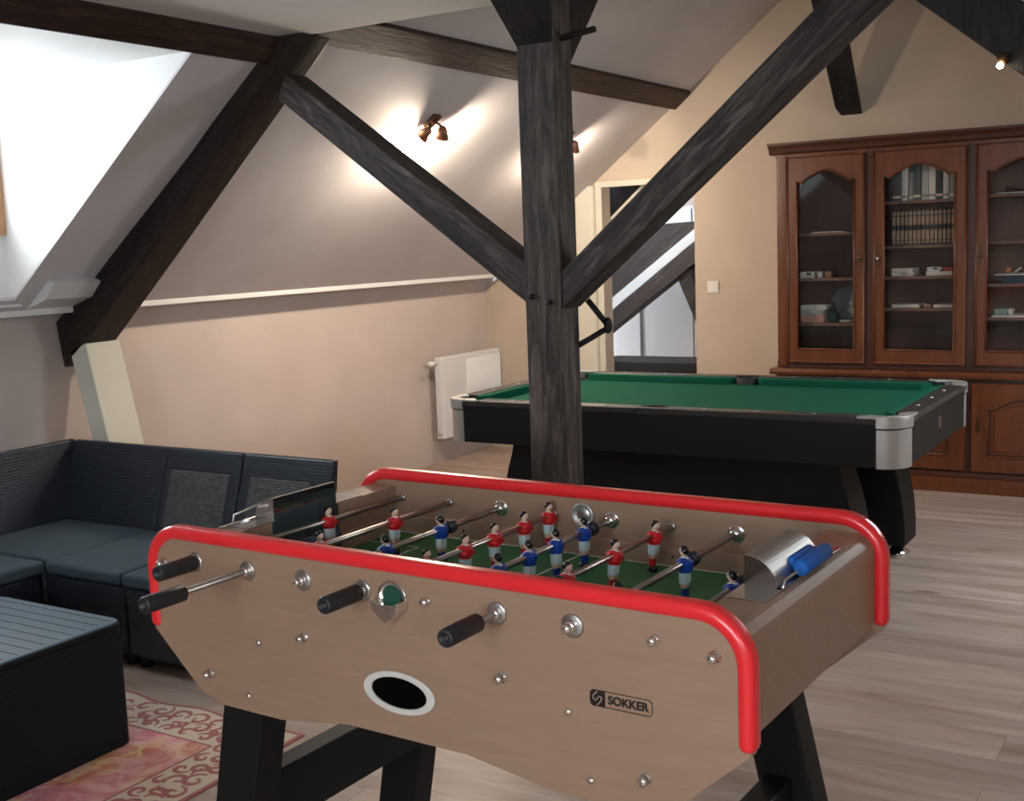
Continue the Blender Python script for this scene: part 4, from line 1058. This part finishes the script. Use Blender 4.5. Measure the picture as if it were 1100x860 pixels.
def border(x0, y0, dx, dy, L_, px_, py_):
    s_ = .05; k = 0
    while s_ < L_ - .03:
        for lane, off in enumerate((.055, .105, .15)):
            cx, cy = x0 + dx * (s_ + lane * .02) + px_ * off, y0 + dy * (s_ + lane * .02) + py_ * off
            r = (.038, .034, .028)[lane] * rnd.uniform(.85, 1.15)
            scroll(cx, cy, r, rnd.uniform(0, 6.28), rnd.uniform(.8, 1.15), .0125, hand=1 if (k + lane) % 2 else -1)
        cx, cy = x0 + dx * (s_ + .035) + px_ * .10, y0 + dy * (s_ + .035) + py_ * .10
        a = math.atan2(dy, dx) + rnd.uniform(-.7, .7)
        scroll(cx + .03 * math.cos(a), cy + .03 * math.sin(a), .05, a + 2.0, .33, .013, hand=-1 if k % 2 else 1)
        s_ += .082; k += 1
border(RX1 - .02, RY1 - .01, -1, 0, RX1 - RX0 - .04, 0, -1)
border(RX1 - .01, RY1 - .10, 0, -1, RY1 - RY0 - .2, -1, 0)
for k in range(40):
    scroll(rnd.uniform(RX0 + .3, RX1 - .28), rnd.uniform(RY0 + .3, RY1 - .28), rnd.uniform(.03, .075), rnd.uniform(0, 6.28), rnd.uniform(.5, 1.), .011, .0072, 'rugscroll2' if k % 3 else 'rugcream', 1 if k % 2 else -1)
o = rg.build('rug'); tag(o, 'rose and cream patterned rug with scroll border under the coffee table', 'rug')

# ------------------------------------------------------------------ light
wd = bpy.data.worlds.new('sky'); sc.world = wd; wd.use_nodes = True
bg = wd.node_tree.nodes['Background']; bg.inputs[0].default_value = (.86, .94, 1.0, 1); bg.inputs[1].default_value = 10.0
def portal(loc, rot, sx, sy):
    l = bpy.data.lights.new('opening portal', 'AREA'); l.shape = 'RECTANGLE'; l.size = sx; l.size_y = sy
    l.cycles.is_portal = True
    o = bpy.data.objects.new('portal', l); COL.objects.link(o); o.location = loc; o.rotation_euler = rot; return o
portal(((FX0 + FX1) / 2, YF - .125, (FZ0 + FZ1) / 2), (PI / 2, 0, 0), FX1 - FX0, FZ1 - FZ0)
portal((-5.72, 8.575, 1.35), (0, -PI / 2, 0), .3, .35)  # portal at the unseen wall gap added to light the hallway
portal((-4.70, (wy0 + wy1) / 2, (wz0 + wz1) / 2), (0, -PI / 2, 0), wz1 - wz0, wy1 - wy0)
ar = math.atan(.68)
for (xa, xb, ya, yb) in SKY:
    xm_ = (xa + xb) / 2
    portal((xm_ + .05, (ya + yb) / 2, SR(xm_) + .13), (0, ar, 0), (xb - xa) / math.cos(ar), yb - ya)

# ------------------------------------------------------------------ camera
cd = bpy.data.cameras.new('camera'); cam = bpy.data.objects.new('camera', cd); COL.objects.link(cam)
F_ = 1277.94; cd.sensor_fit = 'HORIZONTAL'; cd.sensor_width = 36; cd.lens = F_ * 36 / 1100; cd.clip_start = .05; cd.clip_end = 60
pitch, roll, yaw = .1307, -.0384, .5546
fw = Vector((-math.sin(yaw) * math.cos(pitch), math.cos(yaw) * math.cos(pitch), -math.sin(pitch)))
rt = Vector((math.cos(yaw), math.sin(yaw), 0)); up = rt.cross(fw)
r2 = rt * math.cos(roll) + up * math.sin(roll); u2 = -rt * math.sin(roll) + up * math.cos(roll)
R3 = Matrix((r2, u2, -fw)).transposed()
cam.matrix_world = Matrix.Translation((0, 0, 1.5)) @ R3.to_4x4()
sc.camera = cam
sc.view_settings.view_transform = 'Standard'; sc.view_settings.look = 'None'; sc.view_settings.gamma = 1
sc.view_settings.use_curve_mapping = False; sc.view_settings.exposure = 0.84
